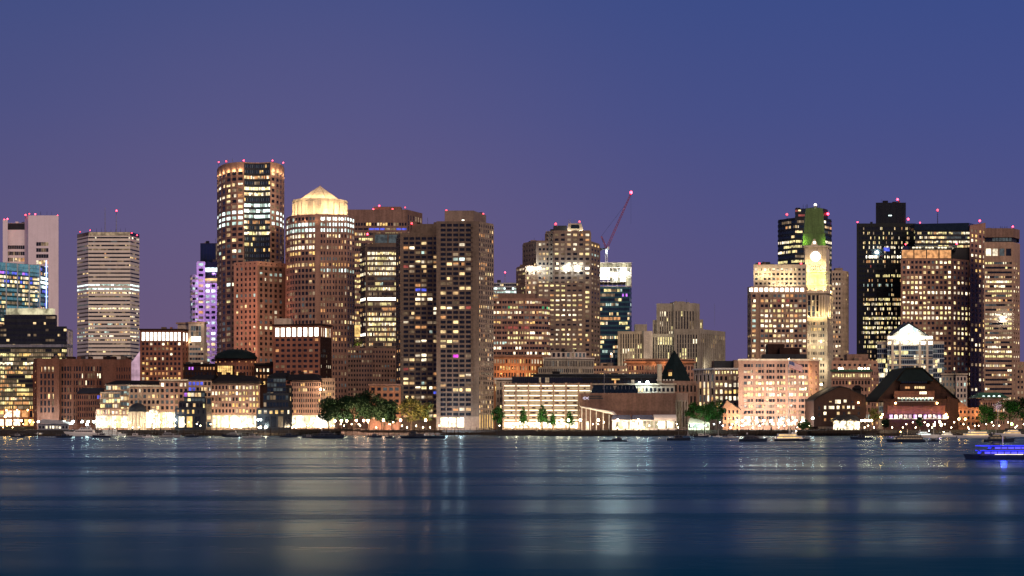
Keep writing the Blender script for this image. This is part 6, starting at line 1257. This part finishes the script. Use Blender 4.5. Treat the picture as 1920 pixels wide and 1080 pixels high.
for a in range(4):
    for c in range(4):
        f, v = (a + .7) / 4 * 5 / 12, (c + .6) / 4 * 7 / 13; p = q(f, v); m.box(p[0] - .09, p[0] + .09, p[1] - .05, p[1] - .03, p[2] - .09, p[2] + .09, 'flag_white')
fl = m.build('flag', t, o); lamp_obj('SPOT', 'flag_spot', (X(1486, 970), 968, 4), 26000, (1, .85, .75), .3, aim=(X(1490, D), D, Z(690, D)), spot=24)
# ================================================================ boats
def hull(m, Lh, W, hb, hs, mat, deck, n=9, bow=1.0, stripe=None):
    """bow towards +x, flat transom, deck rising towards the bow"""
    st = []
    for i in range(n + 1):
        f = i / n; x = -Lh / 2 + Lh * f; w = W / 2 * (1 - max(0, (f - .45) / .55) ** 2.2) * (.86 + .14 * min(1, f * 4)) + .01
        z = hs + (hb - hs) * f ** 1.8; st.append((x, w, z))
    rows = lambda x, w, z, f: [(x - .12 * Lh * f ** 3 * .5, w * .12, -.5), (x - .05 * Lh * f ** 3 * .5, w * .82, .05), (x, w, z * .75), (x + .02 * Lh * f ** 2, w, z)]
    R_ = [rows(x, w, z, i / n) for i, (x, w, z) in enumerate(st)]
    for i in range(n):
        for k in range(3):
            for s in (1, -1):
                a, b_, c, d = R_[i][k], R_[i + 1][k], R_[i + 1][k + 1], R_[i][k + 1]
                f = [(p[0], p[1] * s, p[2]) for p in (a, b_, c, d)]; m.face(f if s < 0 else f[::-1], stripe if (k == 2 and stripe) else mat)
        a, c = R_[i][3], R_[i + 1][3]
        m.face([(a[0], -a[1], a[2] - .02), (c[0], -c[1], c[2] - .02), (c[0], c[1], c[2] - .02), (a[0], a[1], a[2] - .02)], deck)
    m.face([(p[0], -p[1], p[2]) for p in R_[0]] + [(p[0], p[1], p[2]) for p in reversed(R_[0])], mat)
def cabin(t, x0, x1, w, z0, z1, rake, mat, win, name='cabin', wmat_rows=1, top=None):
    m = MB(); w /= 2; r2 = rake * .35
    m.hexa([(x0, -w, z0), (x1, -w, z0), (x1, w, z0), (x0, w, z0), (x0 + r2, -w * .92, z1), (x1 - rake, -w * .92, z1), (x1 - rake, w * .92, z1), (x0 + r2, w * .92, z1)], mat)
    m.box(x0 + r2 - .15, x1 - rake + .25, -w, w, z1 + .01, z1 + .12, top or mat); c = m.build(name, t)
    h = z1 - z0; a, b_ = z0 + h * .38, z0 + h * .82; n = max(2, int((x1 - x0 - rake) / 1.1))
    for s in (-1, 1):
        q = MB(); ya = lambda z: s * (w * (1 - .08 * (z - z0) / h) + .03)
        for k in range(n):
            u0, u1 = x0 + r2 + .2 + (x1 - x0 - rake - .5) * k / n, x0 + r2 + .2 + (x1 - x0 - rake - .5) * (k + .86) / n
            q.face([(u0, ya(a), a), (u1, ya(a), a), (u1, ya(b_), b_), (u0, ya(b_), b_)], win if not isinstance(win, str) or len(win) > 2 else win)
        o_ = q.build('window', c)
    q = MB(); xr = lambda z: x1 - rake * (z - z0) / h + .04
    q.face([(xr(a), -w * .75, a), (xr(a), w * .75, a), (xr(b_), w * .72, b_), (xr(b_), -w * .72, b_)], win); q.build('windscreen', c)
def rail(t, Lh, W, z, n=8):
    m = MB()
    for s in (-1, 1):
        pts = [(-Lh / 2 + Lh * k / n, s * W / 2 * .95 * (1 - max(0, (k / n - .45) / .55) ** 2.2) * .95, z + .35 * (k / n) ** 2) for k in range(n + 1)]
        for a, c in zip(pts, pts[1:]): m.bar((a[0], a[1], a[2] + .7), (c[0], c[1], c[2] + .7), .03, 'steel', 4)
        for a in pts: m.bar(a, (a[0], a[1], a[2] + .7), .03, 'steel', 4)
    m.build('railing', t)
def boat(kind, px0, px1, yb, lab, rz=0, win='glass', hullc='white_paint', name=None, cabc='white_paint', light=None, grp=None):
    D = H * F / (yb - Y0); Lh = (px1 - px0) / F * D; x = X((px0 + px1) / 2, D)
    W = max(1.8, Lh * .28)
    nm = name or {'yacht': 'motor_yacht', 'launch': 'motor_boat', 'sail': 'sailing_boat', 'barge': 'barge', 'ferry': 'ferry_boat', 'tour': 'tour_boat'}[kind]
    t = thing(nm, lab, {'sail': 'sailing boat', 'barge': 'barge', 'ferry': 'ferry', 'yacht': 'yacht'}.get(kind, 'boat'), (0, 0, 0), grp)
    s = Lh
    if kind == 'yacht':
        m = MB(); hull(m, s, W, s * .13, s * .085, hullc, 'tan', stripe=None); m.build('hull', t, None, False)
        cabin(t, -s * .34, s * .26, W * .78, s * .085, s * .165, s * .10, cabc, win); cabin(t, -s * .26, s * .10, W * .6, s * .172, s * .225, s * .07, cabc, win, 'flybridge')
        m = MB(); m.bar((-s * .2, 0, s * .22), (-s * .22, 0, s * .30), .09, 'white_paint'); m.bar((-s * .2, -W * .2, s * .26), (-s * .2, W * .2, s * .26), .05, 'white_paint'); m.ball((-s * .21, 0, s * .285), .28, 'white_paint', 8, 5); m.build('radar_mast', t)
        rail(t, s, W, s * .1)
    elif kind == 'launch':
        m = MB(); hull(m, s, W, s * .14, s * .09, hullc, 'tan', 8); m.build('hull', t)
        cabin(t, -s * .18, s * .2, W * .7, s * .09, s * .22, s * .1, cabc, win); rail(t, s, W, s * .11, 6)
        m = MB(); m.bar((0, 0, s * .22), (0, 0, s * .38), .04, 'steel', 5); m.build('mast', t)
    elif kind == 'sail':
        m = MB(); hull(m, s, W * .9, s * .12, s * .09, hullc, 'tan', 8); m.build('hull', t)
        cabin(t, -s * .15, s * .18, W * .5, s * .09, s * .135, s * .06, cabc, win)
        m = MB(); m.bar((s * .06, 0, s * .1), (s * .06, 0, s * 1.25), .075, 'white_paint', 6, r2=.05); m.bar((s * .06, -W * .25, s * .7), (s * .06, W * .25, s * .7), .03, 'white_paint', 4); m.build('mast', t)
        m = MB(); m.bar((s * .05, 0, s * .2), (-s * .36, 0, s * .21), .13, 'navy_paint', 6); m.build('boom', t)
        m = MB()
        for p in ((s * .5, 0, s * .12), (-s * .49, 0, s * .1), (s * .05, W * .4, s * .1), (s * .05, -W * .4, s * .1)): m.bar(p, (s * .06, 0, s * 1.22), .015, 'steel', 3)
        m.build('rigging', t)
    elif kind == 'barge':
        m = MB(); hull(m, s, W, s * .055, s * .05, hullc, 'asphalt', 8); m.build('hull', t); cabin(t, -s * .32, s * .05, W * .6, s * .05, s * .105, s * .02, cabc, win); cabin(t, -s * .28, -s * .14, W * .4, s * .11, s * .15, s * .02, cabc, win, 'wheelhouse'); rail(t, s, W, s * .055)
    else:
        m = MB(); hull(m, s, W, s * .08, s * .06, hullc, 'tan', 9); m.build('hull', t)
        cabin(t, -s * .44, s * .30, W * .86, s * .06, s * .125, s * .04, cabc, win, 'lower_deck'); cabin(t, -s * .40, s * .16, W * .8, s * .132, s * .19, s * .05, cabc, win, 'upper_deck'); cabin(t, s * .0, s * .12, W * .5, s * .197, s * .245, s * .02, cabc, 'glass', 'wheelhouse'); rail(t, s, W, s * .08)
        m = MB(); m.bar((-s * .05, 0, s * .19), (-s * .05, 0, s * .33), .08, 'white_paint'); m.build('mast', t)
    if light: m = MB(); m.ball((s * .12, -W * .1, s * .27 if kind != 'barge' else s * .14), .17, light, 8, 5); m.build('deck_lamp', t)
    t.location = (x, D + W / 2, 0); t.rotation_euler = (0, 0, rz)
    return t
PI = math.pi
boat('yacht', 118, 186, 817.6, 'largest white motor yacht at the west dock, under the dazzling dock lamp', PI, 'glass'); boat('yacht', 62, 84, 817, 'white motor yacht seen bow first beside the long shed', 1.2, 'win_warm'); boat('ferry', 186, 236, 817, 'white excursion boat moored before the arcade house', .05, 'win_dim')
for a, c, y, k, lab, kw in ((18, 46, 820, 'launch', 'dark motor boat lying off the yellow lit office', dict(hullc='navy_paint', cabc='grey_paint')), (105, 135, 820.5, 'launch', 'dark low motor boat in front of the large white yacht', dict(hullc='navy_paint', cabc='navy_paint')), (172, 208, 820.5, 'launch', 'dark open motor boat west of the arcade house', dict(hullc='navy_paint', cabc='grey_paint', rz=PI)), (238, 268, 819.5, 'launch', 'grey motor boat under the dark dome', dict(hullc='grey_paint')), (266, 288, 820.8, 'launch', 'pale small motor boat just east of the dark dome', dict(rz=PI)), (297, 338, 820.3, 'yacht', 'dark grey motor yacht before the white arcade', dict(hullc='grey_paint', cabc='grey_paint')), (348, 372, 820, 'launch', 'small dark motor boat before the dark stepped glass corner', dict(hullc='navy_paint', cabc='navy_paint')), (415, 452, 819.3, 'yacht', 'dark motor yacht under the greenish dock lamp', dict(hullc='navy_paint', cabc='grey_paint', rz=PI)), (455, 490, 821.4, 'launch', 'grey motor boat lying east of the greenish dock lamp', dict(hullc='grey_paint', cabc='grey_paint')), (524, 558, 820, 'launch', 'black motor boat below the nearly black stepped corner', dict(hullc='navy_paint', cabc='navy_paint')), (566, 590, 821, 'launch', 'small dark motor boat before the dazzling shops', dict(hullc='navy_paint', cabc='grey_paint', rz=PI)), (585, 645, 822.3, 'yacht', 'long dark motor yacht in front of the granite faced pier', dict(hullc='navy_paint', cabc='slate')), (688, 716, 820, 'launch', 'dark motor boat below the pink hoardings', dict(hullc='navy_paint', cabc='navy_paint')), (722, 742, 822, 'launch', 'small dark motor boat beside the long barge', dict(hullc='navy_paint', cabc='slate', rz=PI)), (750, 835, 822, 'barge', 'long dark blue barge before the yellow lit tree', dict(hullc='navy_paint', cabc='slate')), (1124, 1176, 828, 'barge', 'low dark barge drifting before the aquarium canopy', dict(hullc='navy_paint', cabc='navy_paint', rz=PI)), (1250, 1296, 826, 'launch', 'black workboat off the corner of the aquarium', dict(hullc='navy_paint', cabc='slate')), (1300, 1330, 820, 'launch', 'small dark motor boat in the marina before the green trees', dict(hullc='navy_paint')), (1386, 1440, 828, 'yacht', 'long dark motor yacht before the flag office', dict(hullc='navy_paint', cabc='slate')), (1355, 1384, 822, 'launch', 'grey motor boat west of the flag office pier', dict(hullc='grey_paint', cabc='grey_paint')), (1595, 1636, 824, 'launch', 'dark speedboat below the black pier wall', dict(hullc='navy_paint', cabc='slate', rz=PI))):
    boat(k, a, c, y, lab, **kw)
boat('ferry', 1452, 1520, 827, 'ferry with orange lit decks in front of the flag office', 0, 'win_amber', 'navy_paint', light='lamp_small')
boat('tour', 1664, 1736, 829, 'dark tour boat with a yellow deck lamp before the wharf hotel', PI, 'win_dim', 'navy_paint', cabc='slate', light='lamp_sodium')
boat('yacht', 1712, 1762, 821, 'white motor yacht with blue-white lit cabin below the violet lights', 0, 'win_cold', light='lamp_small_cool'); boat('yacht', 1757, 1793, 819.5, 'brightly lit white yacht moored side on below the hotel corner', PI, 'win_bright', light='lamp_small'); boat('ferry', 1796, 1858, 821, 'white excursion yacht with amber windows beside the marina walk', PI, 'win_amber', 'white_paint', light='lamp_small_cool'); boat('yacht', 1868, 1925, 819, 'white motor yacht with amber cabin cut by the east edge', PI, 'win_amber')
boat('yacht', 1845, 1905, 829, 'dark motor yacht lying in front of the amber lit yachts', 0, 'win_dim', 'navy_paint', cabc='slate'); boat('launch', 1740, 1762, 828, 'tiny dark dinghy off the dark tour boat', 0, 'glass', 'navy_paint', name='dinghy', cabc='slate')
for px, y, L_, lab in ((1322, 819, 22, 'sailing boat with white mast in the middle of the marina clump'), (1327, 817.6, 19, 'sailing boat with white mast nearest the pier, beside its twin'), (1346, 819.5, 17, 'small sailing boat before the salmon gabled house'), (1750, 817.8, 20, 'sailing boat whose mast rises before the hotel end wall'), (1867, 817.5, 24, 'sailing boat with a tall mast before the east trees'), (1291, 818, 15, 'small sailing boat tucked beside the aquarium'), (1479, 818.4, 13, 'small sailing boat moored before the flag pier'), (204, 818.5, 15, 'small sailing boat among the boats before the arcade house')):
    boat('sail', px - L_ / 2, px + L_ / 2, y, lab, R.choice((0, PI)), 'glass', R.choice(('white_paint', 'navy_paint')))
# the tour boat whose blue lamps streak the photograph, lying still
t = boat('tour', 1812, 1945, 862, 'near tour boat outlined by blue strip lights at the east edge', PI, 'led_blue', 'navy_paint', cabc='navy_paint')
D = H * F / (862 - Y0); s = 133 / F * D; W = s * .28
for z in (1.28, 1.95):
    for sd in (-1, 1):
        m = MB(); m.bar((-s * .44, sd * (W / 2 * .9 + .14), z * s / 10), (s * (.30 if z > 1 else .22), sd * (W / 2 * .9 + .14), z * s / 10), .10, 'led_blue', 6); m.build('led_strip', t)
m = MB(); m.bar((-s * .3, W / 2 + .05, s * .075), (s * .1, W / 2 + .05, s * .075), .035, 'win_bright', 5); m.build('deck_lamp', t)
lamp_obj('POINT', 'led_lamp', (X(1870, D), D - 4, 1.5), 500, (.03, .05, 1), .5)
# ================================================================ light, air, camera
w = bpy.data.worlds.new('World'); sc.world = w; w.use_nodes = True; nt = w.node_tree; bg = nt.nodes['Background']
tc = nt.nodes.new('ShaderNodeTexCoord'); sp = nt.nodes.new('ShaderNodeSeparateXYZ'); nt.links.new(tc.outputs['Generated'], sp.inputs[0])
ramp = nt.nodes.new('ShaderNodeValToRGB'); cr = ramp.color_ramp
SKY = [(0.0, (.112, .082, .200)), (.05, (.100, .085, .215)), (.11, (.080, .084, .238)), (.17, (.058, .078, .250)), (.23, (.044, .073, .250)), (.34, (.030, .060, .22)), (.6, (.014, .036, .13)), (1.0, (.008, .022, .09))]
cr.elements[0].position = 0; cr.elements[0].color = SKY[0][1] + (1,)
cr.elements[1].position = 1; cr.elements[1].color = SKY[-1][1] + (1,)
for p, c in SKY[1:-1]: e = cr.elements.new(p); e.color = c + (1,)
nt.links.new(sp.outputs['Z'], ramp.inputs[0])
# the west keeps a mauve afterglow
mx = nt.nodes.new('ShaderNodeMix'); mx.data_type = 'RGBA'; mx.blend_type = 'MULTIPLY'; mx.inputs[7].default_value = (1.24, 1.05, .90, 1)
mrw = nt.nodes.new('ShaderNodeMapRange'); mrw.inputs['From Min'].default_value = .28; mrw.inputs['From Max'].default_value = -.28
nt.links.new(sp.outputs['X'], mrw.inputs['Value']); nt.links.new(mrw.outputs[0], mx.inputs[0]); nt.links.new(ramp.outputs[0], mx.inputs[6])
gd = nt.nodes.new('ShaderNodeVectorMath'); gd.operation = 'DISTANCE'; gd.inputs[1].default_value = (-.10, .985, .10); nt.links.new(tc.outputs['Generated'], gd.inputs[0])
gm = nt.nodes.new('ShaderNodeMapRange'); gm.interpolation_type = 'SMOOTHERSTEP'; gm.inputs['From Min'].default_value = .26; gm.inputs['From Max'].default_value = 0; gm.inputs['To Max'].default_value = 1; nt.links.new(gd.outputs['Value'], gm.inputs['Value'])
ga = nt.nodes.new('ShaderNodeMix'); ga.data_type = 'RGBA'; ga.blend_type = 'ADD'; ga.inputs[7].default_value = (.030, .014, .006, 1); nt.links.new(gm.outputs[0], ga.inputs[0]); nt.links.new(mx.outputs[2], ga.inputs[6])
nt.links.new(ga.outputs[2], bg.inputs['Color']); bg.inputs['Strength'].default_value = 1.0
l = bpy.data.lights.new('city_glow', 'SUN'); l.energy = SUN_E; l.angle = math.radians(40); l.color = (1, .70, .46)
so = bpy.data.objects.new('city_glow', l); col.objects.link(so); so.rotation_euler = Vector((-.30, .80, -.52)).to_track_quat('-Z', 'Y').to_euler()
cam = bpy.data.cameras.new('camera'); cam.sensor_width = 36; cam.lens = F * 36 / 1920; cam.shift_y = (Y0 - 540) / 1920; cam.clip_end = 20000; cam.clip_start = .5
co = bpy.data.objects.new('camera', cam); col.objects.link(co); co.location = (0, 0, H); co.rotation_euler = (math.radians(90), 0, 0); sc.camera = co
sc.view_settings.view_transform = 'Standard'; sc.view_settings.look = 'None'; sc.view_settings.exposure = 0; sc.view_settings.gamma = 1
c = sc.cycles; c.use_denoising = True; c.max_bounces = 4; c.diffuse_bounces = 2; c.glossy_bounces = 3; c.use_light_tree = True; c.sample_clamp_direct = 30; c.sample_clamp_indirect = 4; c.caustics_reflective = False
try: c.denoiser = 'OPENIMAGEDENOISE'
except Exception: pass
